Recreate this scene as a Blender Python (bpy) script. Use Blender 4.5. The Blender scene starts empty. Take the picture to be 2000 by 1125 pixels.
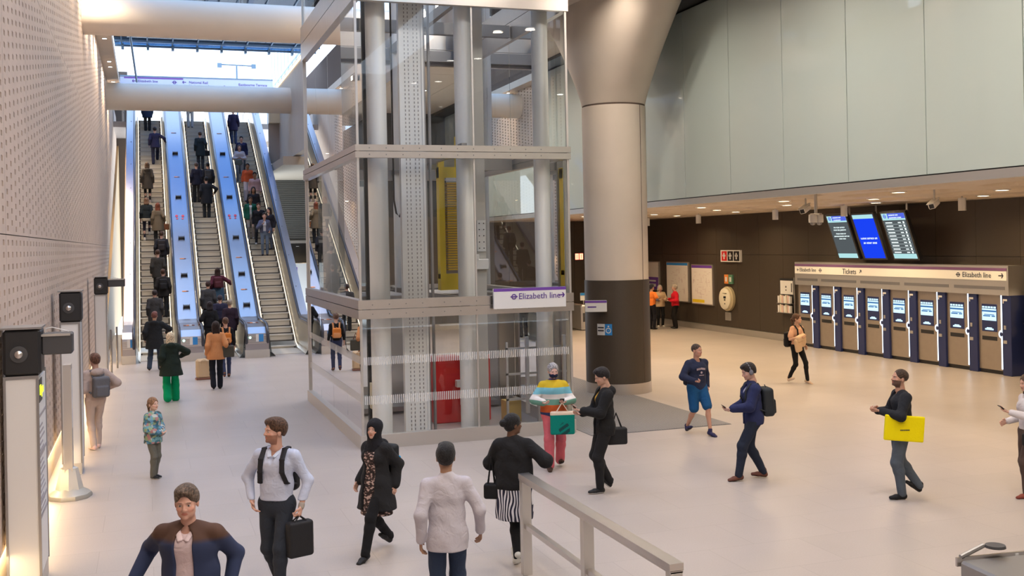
import bpy, bmesh, math, random
import numpy as np
from mathutils import Vector, Matrix
random.seed(7); rng = np.random.default_rng(5)
S = bpy.context.scene; COL = S.collection
PI = math.pi
# ---------------------------------------------------------------- camera
cam_d = bpy.data.cameras.new('camera'); cam = bpy.data.objects.new('camera', cam_d); COL.objects.link(cam)
YAW, ROLL, FPX = 0.3302, -0.0199, 2078.5
cam_d.sensor_width = 36; cam_d.lens = 36*FPX/2000; cam_d.shift_y = -0.044; cam_d.clip_end = 500
_F = Vector((math.sin(YAW), math.cos(YAW), 0)); _r = Vector((math.cos(YAW), -math.sin(YAW), 0)); _u = _r.cross(_F)
_r2 = math.cos(ROLL)*_r + math.sin(ROLL)*_u; _u2 = -math.sin(ROLL)*_r + math.cos(ROLL)*_u
cam.matrix_world = Matrix(((_r2.x, _u2.x, -_F.x, 0), (_r2.y, _u2.y, -_F.y, 0), (_r2.z, _u2.z, -_F.z, 3.55), (0, 0, 0, 1)))
S.camera = cam
# ---------------------------------------------------------------- world, exposure
W = bpy.data.worlds.new('sky'); S.world = W; W.use_nodes = True
nt = W.node_tree; bg = nt.nodes['Background']
tc = nt.nodes.new('ShaderNodeTexCoord'); sp = nt.nodes.new('ShaderNodeSeparateXYZ'); cr = nt.nodes.new('ShaderNodeValToRGB')
nt.links.new(tc.outputs['Generated'], sp.inputs[0]); nt.links.new(sp.outputs['Z'], cr.inputs[0]); nt.links.new(cr.outputs[0], bg.inputs[0])
cr.color_ramp.elements[0].position = 0.0; cr.color_ramp.elements[0].color = (.80, .90, 1, 1)
cr.color_ramp.elements[1].position = 0.7; cr.color_ramp.elements[1].color = (.36, .54, .86, 1)
bg.inputs[1].default_value = 2.3
S.view_settings.view_transform = 'Standard'; S.view_settings.look = 'None'
S.view_settings.exposure = 0.62; S.view_settings.gamma = 1; S.view_settings.use_curve_mapping = False
S.cycles.use_denoising = True
S.cycles.max_bounces = 7; S.cycles.diffuse_bounces = 3; S.cycles.glossy_bounces = 4; S.cycles.transmission_bounces = 4
S.cycles.transparent_max_bounces = 24; S.cycles.caustics_reflective = False; S.cycles.caustics_refractive = False
S.cycles.sample_clamp_indirect = 4

# ---------------------------------------------------------------- helpers
MATS = {}
def mat(name, col, rough=.5, metal=0., noise=0., nscale=8., bump=0., emit=0., spec=.5, coat=0., alpha=None):
    if name in MATS: return MATS[name]
    m = bpy.data.materials.new(name); m.use_nodes = True; n = m.node_tree; b = n.nodes['Principled BSDF']
    b.inputs['Base Color'].default_value = (*col, 1); b.inputs['Roughness'].default_value = rough
    b.inputs['Metallic'].default_value = metal; b.inputs['Specular IOR Level'].default_value = spec
    b.inputs['Coat Weight'].default_value = coat; b.inputs['Coat Roughness'].default_value = .05
    if emit:
        b.inputs['Emission Color'].default_value = (*col, 1); b.inputs['Emission Strength'].default_value = emit
    if noise or bump:
        t = n.nodes.new('ShaderNodeTexCoord'); z = n.nodes.new('ShaderNodeTexNoise'); z.inputs['Scale'].default_value = nscale
        z.inputs['Detail'].default_value = 4; n.links.new(t.outputs['Object'], z.inputs[0])
        if noise:
            r = n.nodes.new('ShaderNodeMapRange'); r.inputs[3].default_value = 1-noise; r.inputs[4].default_value = 1+noise
            n.links.new(z.outputs[0], r.inputs[0]); x = n.nodes.new('ShaderNodeMix'); x.data_type = 'RGBA'; x.blend_type = 'MULTIPLY'
            x.inputs[0].default_value = 1; x.inputs[6].default_value = (*col, 1); n.links.new(r.outputs[0], x.inputs[7])
            n.links.new(x.outputs[2], b.inputs['Base Color'])
        if bump:
            q = n.nodes.new('ShaderNodeBump'); q.inputs['Strength'].default_value = bump; q.inputs['Distance'].default_value = .01
            n.links.new(z.outputs[0], q.inputs['Height']); n.links.new(q.outputs[0], b.inputs['Normal'])
    MATS[name] = m; return m
def emis(name, col, s):
    if name in MATS: return MATS[name]
    m = bpy.data.materials.new(name); m.use_nodes = True; n = m.node_tree; n.nodes.clear()
    e = n.nodes.new('ShaderNodeEmission'); e.inputs[0].default_value = (*col, 1); e.inputs[1].default_value = s
    o = n.nodes.new('ShaderNodeOutputMaterial'); n.links.new(e.outputs[0], o.inputs[0]); MATS[name] = m; return m
def glassmat(name, tint=(.93, .96, .95), refl=1.0, ior=1.5, stripes=None):
    m = bpy.data.materials.new(name); m.use_nodes = True; n = m.node_tree; n.nodes.clear()
    t = n.nodes.new('ShaderNodeBsdfTransparent'); t.inputs[0].default_value = (*tint, 1)
    g = n.nodes.new('ShaderNodeBsdfGlossy'); g.inputs['Roughness'].default_value = .0; g.inputs[0].default_value = (refl, refl, refl, 1)
    f = n.nodes.new('ShaderNodeFresnel'); f.inputs[0].default_value = ior
    x = n.nodes.new('ShaderNodeMixShader'); o = n.nodes.new('ShaderNodeOutputMaterial')
    n.links.new(f.outputs[0], x.inputs[0]); n.links.new(t.outputs[0], x.inputs[1]); n.links.new(g.outputs[0], x.inputs[2]); n.links.new(x.outputs[0], o.inputs[0])
    MATS[name] = m; return m

class MB:
    def __init__(s): s.v = []; s.f = []; s.m = []; s.mi = 0
    def quad(s, *p):
        i = len(s.v); s.v += [tuple(q) for q in p]; s.f.append(tuple(range(i, i+len(p)))); s.m.append(s.mi); return s
    def box(s, x0, x1, y0, y1, z0, z1, M=None):
        i = len(s.v); c = [(x, y, z) for z in (z0, z1) for y in (y0, y1) for x in (x0, x1)]
        if M is not None: c = [tuple(M @ Vector(p)) for p in c]
        s.v += c
        for f in ((0, 2, 3, 1), (4, 5, 7, 6), (0, 1, 5, 4), (2, 6, 7, 3), (0, 4, 6, 2), (1, 3, 7, 5)):
            s.f.append(tuple(i+k for k in f)); s.m.append(s.mi)
        return s
    def bbox(s, x0, x1, y0, y1, z0, z1, b=.01, M=None):     # box with chamfered vertical+horizontal edges
        cx = [(x0, x1)]; i = len(s.v); P = []
        for sx in (0, 1):
            for sy in (0, 1):
                for sz in (0, 1):
                    X = (x0, x1)[sx]; Y = (y0, y1)[sy]; Z = (z0, z1)[sz]; dx = (b, -b)[sx]; dy = (b, -b)[sy]; dz = (b, -b)[sz]
                    P += [(X, Y+dy, Z+dz), (X+dx, Y, Z+dz), (X+dx, Y+dy, Z)]
        bm = bmesh.new(); [bm.verts.new(p) for p in P]; r = bmesh.ops.convex_hull(bm, input=bm.verts)
        bm.verts.index_update(); 
        for v in bm.verts: s.v.append(tuple(M @ v.co) if M is not None else tuple(v.co))
        for f in bm.faces: s.f.append(tuple(i+v.index for v in f.verts)); s.m.append(s.mi)
        bm.free(); return s
    def lathe(s, prof, n=32, c=(0, 0, 0), sx=1, sy=1, M=None):
        i = len(s.v)
        for (r, z) in prof:
            for k in range(n):
                a = 2*PI*k/n; p = Vector((c[0]+r*sx*math.cos(a), c[1]+r*sy*math.sin(a), c[2]+z))
                s.v.append(tuple(M @ p) if M is not None else tuple(p))
        for j in range(len(prof)-1):
            for k in range(n):
                a, b = i+j*n+k, i+j*n+(k+1) % n; s.f.append((a, b, b+n, a+n)); s.m.append(s.mi)
        s.f.append(tuple(i+k for k in range(n))[::-1]); s.m.append(s.mi)
        s.f.append(tuple(i+(len(prof)-1)*n+k for k in range(n))); s.m.append(s.mi); return s
    def tube(s, pts, r, n=10, flat=None):
        pts = [Vector(p) for p in pts]; i = len(s.v); N = len(pts); up0 = None
        for j, p in enumerate(pts):
            d = (pts[min(j+1, N-1)]-pts[max(j-1, 0)]).normalized()
            if up0 is None: up0 = Vector((0, 0, 1)) if abs(d.z) < .9 else Vector((1, 0, 0))
            a = d.cross(up0).normalized(); b = a.cross(d).normalized(); up0 = b
            rr = r[j] if isinstance(r, (list, tuple)) else r; r2 = rr if flat is None else rr*flat
            for k in range(n):
                t = 2*PI*k/n; s.v.append(tuple(p+a*rr*math.cos(t)+b*r2*math.sin(t)))
        for j in range(N-1):
            for k in range(n):
                a, b = i+j*n+k, i+j*n+(k+1) % n; s.f.append((a, b, b+n, a+n)); s.m.append(s.mi)
        s.f.append(tuple(i+k for k in range(n))[::-1]); s.m.append(s.mi)
        s.f.append(tuple(i+(N-1)*n+k for k in range(n))); s.m.append(s.mi); return s
    def prism(s, poly, a, b, axis='x'):      # poly in the other two axes, extruded between a and b
        i = len(s.v); n = len(poly)
        for t in (a, b):
            for (p, q) in poly: s.v.append((t, p, q) if axis == 'x' else (p, t, q) if axis == 'y' else (p, q, t))
        for k in range(n): s.f.append((i+k, i+(k+1) % n, i+n+(k+1) % n, i+n+k)); s.m.append(s.mi)
        s.f.append(tuple(range(i, i+n))[::-1]); s.m.append(s.mi); s.f.append(tuple(range(i+n, i+2*n))); s.m.append(s.mi); return s
    def build(s, name, m, parent=None, smooth=False, loc=None, **k):
        me = bpy.data.meshes.new(name); me.from_pydata(s.v, [], s.f)
        for q in (m if isinstance(m, (list, tuple)) else [m]): me.materials.append(q)
        if max(s.m, default=0): me.polygons.foreach_set('material_index', s.m)
        bm = bmesh.new(); bm.from_mesh(me); bmesh.ops.recalc_face_normals(bm, faces=bm.faces); bm.to_mesh(me); bm.free()
        if smooth:
            me.polygons.foreach_set('use_smooth', [True]*len(me.polygons)); me.set_sharp_from_angle(angle=math.radians(35))
        return link(name, me, parent, loc, **k)
def link(name, me, parent=None, loc=None, **k):
    o = bpy.data.objects.new(name, me); COL.objects.link(o)
    if parent is not None: o.parent = parent
    if loc is not None: o.location = loc
    for a, b in k.items(): o[a] = b
    return o
def struct(mb, name, m, label=None, smooth=False, **k):
    o = mb.build(name, m, None, smooth, **k); o['kind'] = 'structure'
    if label: o['label'] = label
    return o
def thing(name, label, cat, loc=(0, 0, 0), rz=0, group=None):
    o = bpy.data.objects.new(name, None); COL.objects.link(o); o.location = loc; o.rotation_euler = (0, 0, rz); o.empty_display_size = .1
    o['label'] = label; o['category'] = cat
    if group: o['group'] = group
    return o
def tag(o, label, cat, group=None):
    o['label'] = label; o['category'] = cat
    if group: o['group'] = group
    return o
def dup(root, loc=None, rz=None, label=None, group=None):
    r = root.copy(); COL.objects.link(r)
    if loc is not None: r.location = loc
    if rz is not None: r.rotation_euler = (0, 0, rz)
    if label: r['label'] = label
    if group: r['group'] = group
    for ch in list(root.children):
        c = ch.copy(); COL.objects.link(c); c.parent = r
        for g in list(ch.children):
            d = g.copy(); COL.objects.link(d); d.parent = c
    return r
def text(s, size, m, parent, loc, rot, name='lettering', align='LEFT', ext=.002):
    c = bpy.data.curves.new(name, 'FONT'); c.body = s; c.size = size; c.extrude = ext; c.align_x = align; c.align_y = 'CENTER'; c.resolution_u = 2
    c.materials.append(m); t = bpy.data.objects.new(name, c); me = bpy.data.meshes.new_from_object(t); bpy.data.objects.remove(t)
    o = link(name, me, parent, loc); o.rotation_euler = rot
    return o
def ringbar(mb, c, u, v, n, r, t=.18, bar=1.35):       # a ring crossed by a bar, in the plane u,v
    c, u, v, n = Vector(c), Vector(u), Vector(v), Vector(n); N = 28; i = len(mb.v); e = n*.003
    for k in range(N):
        a = 2*PI*k/N; d = u*math.cos(a)+v*math.sin(a)
        mb.v += [tuple(c+d*r+e), tuple(c+d*r*(1-2*t)+e)]
    for k in range(N):
        a = i+2*k; b = i+2*((k+1) % N); mb.f.append((a, b, b+1, a+1)); mb.m.append(mb.mi)
    h = r*.2; w = r*bar; mb.quad(c-u*w-v*h+e*1.5, c+u*w-v*h+e*1.5, c+u*w+v*h+e*1.5, c-u*w+v*h+e*1.5); return mb
def arrow(mb, c, u, v, n, L):                          # arrow pointing along u
    c, u, v, n = Vector(c), Vector(u), Vector(v), Vector(n); e = n*.003; w = L*.09
    mb.quad(c-u*L/2-v*w+e, c+u*L*.42-v*w+e, c+u*L*.42+v*w+e, c-u*L/2+v*w+e)
    for s in (1, -1):
        p = c+u*L/2; q = c+u*L*.1+v*s*L*.36
        mb.quad(p+e*1.2, p-u*w*2.6+e*1.2, q-u*w*1.0+e*1.2, q+u*w*1.6+e*1.2)
    return mb

# ---------------------------------------------------------------- materials
def floor_mat():
    m = mat('floor_stone', (.62, .555, .52), .34); n = m.node_tree; b = n.nodes['Principled BSDF']
    t = n.nodes.new('ShaderNodeTexCoord'); br = n.nodes.new('ShaderNodeTexBrick')
    br.inputs['Scale'].default_value = 1; br.inputs['Brick Width'].default_value = 1.2; br.inputs['Row Height'].default_value = .9
    br.inputs['Mortar Size'].default_value = .004; br.inputs['Mortar Smooth'].default_value = .3; br.inputs['Bias'].default_value = 0
    br.inputs['Color1'].default_value = (.455, .400, .372, 1); br.inputs['Color2'].default_value = (.430, .380, .352, 1); br.inputs['Mortar'].default_value = (.345, .30, .275, 1)
    n.links.new(t.outputs['Object'], br.inputs[0])
    z = n.nodes.new('ShaderNodeTexNoise'); z.inputs['Scale'].default_value = 60; z.inputs['Detail'].default_value = 3; n.links.new(t.outputs['Object'], z.inputs[0])
    z2 = n.nodes.new('ShaderNodeTexNoise'); z2.inputs['Scale'].default_value = .7; n.links.new(t.outputs['Object'], z2.inputs[0])
    a = n.nodes.new('ShaderNodeMath'); a.operation = 'ADD'; n.links.new(z.outputs[0], a.inputs[0]); n.links.new(z2.outputs[0], a.inputs[1])
    r = n.nodes.new('ShaderNodeMapRange'); r.inputs[1].default_value = .6; r.inputs[2].default_value = 1.4; r.inputs[3].default_value = .9; r.inputs[4].default_value = 1.08
    n.links.new(a.outputs[0], r.inputs[0]); x = n.nodes.new('ShaderNodeMix'); x.data_type = 'RGBA'; x.blend_type = 'MULTIPLY'; x.inputs[0].default_value = 1
    n.links.new(br.outputs[0], x.inputs[6]); n.links.new(r.outputs[0], x.inputs[7]); n.links.new(x.outputs[2], b.inputs['Base Color']); return m
M_floor = floor_mat()
M_conc = mat('cream_concrete', (.66, .575, .49), .6, noise=.07, nscale=1.6)
M_wall = mat('perforated_panel', (.64, .50, .405), .75, noise=.10, nscale=3)
M_hole = mat('hole_back', (.13, .09, .07), .9)
M_beam = mat('beam_concrete', (.86, .755, .64), .55, noise=.05, nscale=1.2)
M_dark = mat('dark_bronze_panel', (.075, .058, .044), .45, metal=.3, noise=.25, nscale=90)
M_steel = mat('brushed_steel', (.62, .58, .55), .3, metal=1, noise=.06, nscale=5)
M_steel2 = mat('satin_steel', (.60, .575, .545), .42, metal=.85)
M_steeld = mat('grey_steel', (.33, .32, .32), .4, metal=.8)
M_alu = mat('painted_aluminium', (.84, .84, .83), .45, metal=.2)
M_white = mat('white_enamel', (.74, .73, .72), .35)
M_black = mat('black_plastic', (.018, .018, .02), .4)
M_bgrey = mat('dark_grey_plastic', (.06, .06, .065), .45)
M_purple = mat('purple_enamel', (.16, .06, .36), .35)
M_ink = mat('purple_ink', (.09, .03, .26), .5)
M_blackink = mat('black_ink', (.03, .03, .04), .5)
M_yellow = mat('yellow_paint', (.78, .56, .02), .4)
M_red = mat('red_paint', (.60, .02, .02), .4)
M_blue = mat('blue_enamel', (.03, .25, .65), .35)
M_navy = mat('navy_enamel', (.018, .03, .12), .35)
M_rubber = mat('black_rubber', (.03, .033, .05), .28, coat=.3)
M_glass = glassmat('clear_glass', (.955, .97, .965), 1.0, 1.5)
M_roofglass = glassmat('tinted_roof_glass', (.84, .91, .97), .9, 1.5)
M_seafoam = mat('back_painted_glass', (.50, .585, .555), .45, coat=1.0, noise=.03, nscale=.6)
M_seafoam.node_tree.nodes['Principled BSDF'].inputs['Coat Roughness'].default_value = .01
E_warm = emis('warm_lamp', (1, .80, .52), 12)
E_cool = emis('cool_lamp', (1, .93, .84), 14)
E_led = emis('led_white', (.75, .86, 1), 2.6)
E_slot = emis('cove_led', (1, .68, .32), 4)
E_esc = emis('skirt_glow', (1, .86, .62), 1.5)  # glow for the painted highlight on the escalator skirts, no lamp there

def downlight(x, y, z, W_, col, lab, grp, r=.10, mate=None, spread=150, fixture=None):
    t = thing('ceiling_downlight', lab, 'ceiling light', (x, y, z), group=grp)
    if fixture is None:
        ring = MB().lathe([(r*1.35, .0), (r*1.35, -.012), (r, -.018), (r, 0)], 20).build('trim_ring', M_alu, t, True)
        lens = MB().lathe([(r*.98, -.004), (r*.98, -.012)], 20).build('lamp_lens', mate or E_cool, t)
    else:
        for ch in fixture.children:
            c = ch.copy(); COL.objects.link(c); c.parent = t
    if W_:
        L = bpy.data.lights.new('lamp_light', 'AREA'); L.shape = 'DISK'; L.size = r*2.2; L.energy = W_; L.color = col; L.spread = math.radians(spread)
        o = bpy.data.objects.new('lamp_light', L); COL.objects.link(o); o.parent = t; o.location = (0, 0, -.05)
    return t
# ================================================================ SETTING
struct(MB().quad((-3, -8, 0), (21, -8, 0), (21, 48, 0), (-3, 48, 0)), 'floor', M_floor, 'pale stone tiled concourse floor')
# ---- perforated left wall
WX = -1.46
def wall_left():
    V = []; Fq = []; mi = []
    def q(a, b, c, d, m=0):
        i = len(V); V.extend([a, b, c, d]); Fq.append((i, i+1, i+2, i+3)); mi.append(m)
    py, pz, hw, hh, dp = .40, .136, .062, .031, .07
    ny = 135; y0 = 8.0
    for i in range(ny):
        ya = y0+i*py; yb = ya+py
        if i % 6 == 0: ya += .012
        cy = (ya+yb)/2
        for (za, zb, off) in ((.47, 3.748, 0), (3.758, 7.245, .5), (7.255, 10.72, .5)):
            o = pz*.5 if (off and i % 2) else 0
            n = int((zb-za-o)/pz)
            if o: q((WX, ya, za), (WX, yb, za), (WX, yb, za+o), (WX, ya, za+o))
            zt = za+o+n*pz
            if zt < zb-1e-4: q((WX, ya, zt), (WX, yb, zt), (WX, yb, zb), (WX, ya, zb))
            if ya > 50:      # beyond the far beam only grazing rows: keep plain
                q((WX, ya, za+o), (WX, yb, za+o), (WX, yb, zt), (WX, ya, zt)); continue
            for k in range(n):
                z = za+o+k*pz; z2 = z+pz; c = (z+z2)/2
                h = [(WX, cy-hw, c-hh), (WX, cy+hw, c-hh), (WX, cy+hw, c+hh), (WX, cy-hw, c+hh)]
                g = [(WX-dp, p[1], p[2]) for p in h]
                e = [(WX, ya, z), (WX, yb, z), (WX, yb, z2), (WX, ya, z2)]
                for s in range(4):
                    t = (s+1) % 4; q(e[s], e[t], h[t], h[s]); q(h[s], h[t], g[t], g[s])
                q(*g, 1)
    me = bpy.data.meshes.new('wall_left'); me.from_pydata(V, [], Fq); me.materials.append(M_wall); me.materials.append(M_hole)
    me.polygons.foreach_set('material_index', mi)
    o = link('wall_left', me); o['kind'] = 'structure'; o['label'] = 'tall pinkish wall of panels with rows of small slots'
    return o
wall_left()
struct(MB().box(WX-.35, WX-.06, -8, 66, 0, 13), 'trim_1', M_hole, 'backing behind the perforated panels')
struct(MB().box(WX-.10, WX-.045, 8, 36, 0, .46), 'baseboard_left', M_conc, 'pale lit plinth below the perforated wall')
struct(MB().box(WX-.05, WX-.005, 8, 36, .452, .468), 'trim_2', E_slot, 'warm light strip hidden under the perforated wall')
lg = bpy.data.lights.new('cove_light', 'AREA'); lg.shape = 'RECTANGLE'; lg.size = .05; lg.size_y = 28; lg.energy = 85; lg.color = (1, .72, .38)
lo = bpy.data.objects.new('cove_light', lg); COL.objects.link(lo); lo.location = (WX+.012, 22, .44); lo.rotation_euler = (0, math.radians(-18), 0)
# cream flank beside the left escalator
struct(MB().prism([(40, 0), (64, 0), (64, 9.9), (61, 9.2), (45, 2.9), (40, 1.2)], WX-.02, WX+.10, 'x'), 'trim_3', mat('warm_cream_render', (.50, .34, .17), .6), 'cream flank wall between perforated wall and escalators')
for yy, zz, pw in ((42, 1.9, 1.2), (46, 4.4, 1.2), (51, 6.9, 1.2)):
    lp = bpy.data.lights.new('flank_light', 'AREA'); lp.size = .12; lp.energy = pw; lp.color = (1, .74, .40)
    lq = bpy.data.objects.new('flank_light', lp); COL.objects.link(lq); lq.location = (WX+.27, yy, zz+1.1)
struct(MB().prism([(35.6, .0), (35.6, .8), (38.1, .95), (55.1, 10.7), (55.1, 9.0), (38.9, 0)], -.835, -.802, 'x'), 'trim_20', MATS['warm_cream_render'], 'added cream panel hiding glare on the outer side of the left escalator')  # matte panel added to hide the bright reflection on the metal deck side
# ---- soffit over the left wall with paired downlights
struct(MB().box(WX-.3, -.98, 8, 52, 10.55, 10.85), 'trim_4', M_conc, 'narrow cream soffit along the skylight edge')
fx0 = None
for k, yy in enumerate((36.2, 37.4, 41.9, 43.1, 46.9, 47.9)):
    d = downlight(-1.2, yy, 10.545, 24, (1, .80, .58), 'small round lamp in the narrow cream soffit above the perforated wall', 'soffit lamps above the perforated wall', .07, E_cool, 120, fx0); fx0 = fx0 or d
# ---- beams
for nm, (yy, zc, r, lab) in {'beam': (29.35, 9.62, .5, 'near thick round concrete beam spanning the atrium'), 'beam.001': (46.2, 9.83, .55, 'far thick round concrete beam across the escalators')}.items():
    b = MB(); b.tube([(x, yy, zc) for x in (WX-.1, 3, 7, 12.2)], r, 48); struct(b, 'beam', M_beam, lab, True)
# ---- ceilings
ZC = 9.0
M_ceil = mat('ceiling_panel', (.74, .66, .57), .6, noise=.03, nscale=1)
cb = MB()
for i in range(-3, 16):          # large panels with dark joints
    for (xa, xb) in ((7.9, 9.9), (9.92, 11.35)):
        cb.box(xa, xb, i*3+.0, i*3+2.98, ZC, ZC+.12)
struct(cb, 'ceiling', M_ceil, 'cream ceiling panels between lift and column')
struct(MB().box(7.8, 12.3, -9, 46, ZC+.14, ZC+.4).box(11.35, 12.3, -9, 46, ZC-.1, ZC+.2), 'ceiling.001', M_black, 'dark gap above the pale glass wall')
struct(MB().box(WX-.3, 7.9, -9, 8, 10.6, 10.9), 'ceiling.002', M_ceil, 'cream ceiling behind the viewpoint')
struct(MB().box(7.7, 7.9, 8, 46, 9.0, 11.2), 'trim_5', M_conc, 'concrete upstand at the skylight edge')
struct(MB().box(WX-.3, 21, -9, -8.7, 0, 11), 'wall_back', M_conc, 'concrete wall at the near end')
fx1 = None
for k in range(9):
    d = downlight(-1.2, 9.5+3.1*k, 10.545, 21, (1, .84, .66), 'round lamp high above the near part of the perforated wall', 'wall washing lamps above the perforated wall', .09, E_cool, 160, fx0)
for xx in (8.6, 9.3):
    for yy in (2, 6.5, 11, 15.5, 20, 26, 31, 36):
        d = downlight(xx, yy+(0 if xx < 9 else .5), ZC, 26 if yy < 18 or yy > 30 else 19 if xx < 9 else 9, (1, .86, .72), 'round lamp recessed in the cream ceiling above the lift and column', 'main ceiling lamps', .12, E_cool, 160, fx1); fx1 = fx1 or d
for xx in (.5, 4.5):
    for yy in (-3, 1, 5):
        d = downlight(xx, yy, 10.6, 80, (1, .88, .76), 'round lamp recessed in the high ceiling behind the viewpoint', 'rear ceiling lamps', .12, E_cool, 160, fx1)
fl0 = None
for yy in (14, 21, 27.5, 33.5, 40):  # added fill lamps, hidden behind the lift, warm the beams and left wall
    if fl0 is None:
        fl0 = thing('fill_lamp', 'added grey box floodlight on the concrete upstand above the lift', 'fill_lamp', (7.66, yy, 9.9), group='added fill lamps on the concrete upstand')
        MB().bbox(-.22, 0, -.16, .16, -.10, .10, .02).build('housing', M_steeld, fl0); MB().box(-.225, -.22, -.13, .13, -.07, .07).build('lamp_lens', E_cool, fl0)
        L = bpy.data.lights.new('fill_light', 'AREA'); L.size = .3; L.energy = 75; L.color = (1, .82, .62); L.spread = math.radians(170)
        o = bpy.data.objects.new('fill_light', L); COL.objects.link(o); o.parent = fl0; o.location = (-.26, 0, 0); o.rotation_euler = (0, math.radians(75), 0)
    else: dup(fl0, (7.66, yy, 9.9))
# ---- pale glass wall
gx = 11.9
for k in range(-4, 20):
    ya = 3.9+2.03*k-.0; yb = ya+2.02
    if ya > 44: break
    struct(MB().bbox(gx, gx+.03, ya, yb-.006, 4.52, 8.86, .003), 'wall_right_upper', M_seafoam, 'pale green back-painted glass panel of the upper wall')
struct(MB().box(gx+.05, gx+.35, -5, 46, 4.5, 9), 'trim_6', M_black, 'dark backing behind the glass panels')
struct(MB().box(gx-.02, gx+.10, -5, 46, 4.36, 4.50), 'trim_7', M_steel2, 'steel edge under the pale glass wall')
# ---- low ceiling with shallow elliptical domes
LOWD = [(15.1, y) for y in (10.1, 14.4, 18.7, 23.0, 27.2, 31.5, 35.8)]+[(17.1, y) for y in (9.4, 13.6, 17.9, 22.1, 25.9, 29.8, 34.2, 38.5)]+[(13.1, y) for y in (12, 16.3, 20.6, 24.9, 29.2, 33.5, 37.8)]+[(19.1, y) for y in (12, 16.3, 20.6, 24.6, 28, 32, 36.3)]
def lowceil():
    nx, ny = 110, 340; X = np.linspace(gx+.1, 20.75, nx); Y = np.linspace(3, 44, ny); A, B = np.meshgrid(X, Y, indexing='ij'); Z = np.full(A.shape, 4.44)
    for (x, y) in LOWD:
        r2 = ((A-x)/.85)**2+((B-y)/1.6)**2; Z += np.where(r2 < 1, .5*np.sqrt(np.clip(1-r2, 0, 1)), 0)
    V = np.stack([A, B, Z], -1).reshape(-1, 3); I = np.arange(nx*ny).reshape(nx, ny)
    Fq = np.stack([I[:-1, :-1], I[1:, :-1], I[1:, 1:], I[:-1, 1:]], -1).reshape(-1, 4)
    me = bpy.data.meshes.new('ceiling_low'); me.from_pydata(V.tolist(), [], Fq.tolist()); me.materials.append(mat('low_ceiling', (.62, .52, .40), .5)); me.polygons.foreach_set('use_smooth', [True]*len(Fq))
    o = link('ceiling_low', me); o['kind'] = 'structure'; o['label'] = 'low cream ceiling with shallow oval domes'
lowceil()
struct(MB().box(gx+.1, 21, -9, 46, 4.98, 5.1), 'ceiling.003', M_dark, 'slab above the low ceiling')
struct(MB().box(gx+.1, 20.7, -9, 3, 4.44, 4.5), 'ceiling.004', M_ceil, 'low ceiling near the viewpoint')
fx2 = None
for (x, y) in LOWD:
    d = downlight(x, y, 4.47, 12 if y < 20 else 22, (1, .74, .44), 'round warm lamp in an oval dome of the low ceiling over the ticket area', 'low ceiling dome lamps', .13, E_warm, 150, fx2); fx2 = fx2 or d
fx3 = None
for y in (-4, 0, 4, 8):
    d = downlight(15.5, y, 4.43, 16, (1, .78, .48), 'round warm lamp in the low ceiling near the viewpoint', 'near low ceiling lamps', .12, E_warm, 150, fx2)
# ---- dark walls
def darkwall():
    b = MB()
    ys = [3+1.5*k for k in range(27)]+[43]
    for k in range(len(ys)-1):
        for (za, zb) in ((.24, 2.95), (2.96, 4.62)): b.box(20.6, 20.7, ys[k]+.006, ys[k+1], za, zb)
    struct(b, 'wall_right', M_dark, 'dark bronze panelled wall behind the ticket machines')
    struct(MB().box(20.7, 20.9, -9, 46, 0, 4.9), 'trim_8', M_black, 'dark backing behind the bronze panels')
    struct(MB().box(20.55, 20.7, 3, 43, 0, .23), 'baseboard_right', M_steel2, 'satin steel baseboard below the dark wall')
    b = MB()
    for k in range(8): b.box(8.6+1.5*k, 8.6+1.5*k+1.49, 43, 43.1, .24, 4.7)
    struct(b, 'wall_far', M_dark, 'dark bronze wall at the far end of the concourse')
    struct(MB().box(8.6, 20.6, 43.1, 43.3, 0, 9.3), 'trim_9', M_black, 'dark backing of the far wall')
    struct(MB().box(8.6, 20.6, 42.95, 43.1, 0, .23), 'baseboard_far', M_steel2, 'steel baseboard of the far wall')
darkwall()
# ---- column
cb = MB(); cc = (10.5, 23.04, 0)
cb.lathe([(.75, 2.64), (.75, 6.70)], 64, cc); struct(cb, 'column', M_conc, 'massive round concrete column shaft', True)
cb = MB()   # flared elliptical capital
N = 72; i0 = 0
for (t, z) in [(k/14, 6.74+k/14*2.4) for k in range(15)]:
    e = t**1.12; rx = .745+(1.22-.745)*e; ry = .745+(3.05-.745)*e
    for k in range(N):
        a = 2*PI*k/N; cb.v.append((cc[0]+rx*math.cos(a), cc[1]+ry*math.sin(a), z))
for j in range(14):
    for k in range(N): a, b = j*N+k, j*N+(k+1) % N; cb.f.append((a, b, b+N, a+N)); cb.m.append(0)
cb.f.append(tuple(range(N))); cb.m.append(0); struct(cb, 'column_capital', M_conc, 'flared concrete capital joining column to ceiling', True)
struct(MB().lathe([(.735, 6.68), (.735, 6.76)], 64, cc), 'trim_10', M_hole, 'dark joint under the flared capital')
struct(MB().lathe([(.765, .24), (.765, 2.64)], 64, cc), 'column_cladding', M_dark, 'dark bronze cladding around the column foot', True)
struct(MB().lathe([(.775, 0), (.775, .25)], 64, cc), 'trim_11', M_steel, 'steel ring around the column foot', True)
a0 = math.radians(-62); struct(MB().box(cc[0]+.768*math.cos(a0)-.004, cc[0]+.768*math.cos(a0)+.004, cc[1]+.768*math.sin(a0)-.004, cc[1]+.768*math.sin(a0)+.004, .25, 6.7), 'trim_12', M_hole, 'vertical joint on the column')
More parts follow.
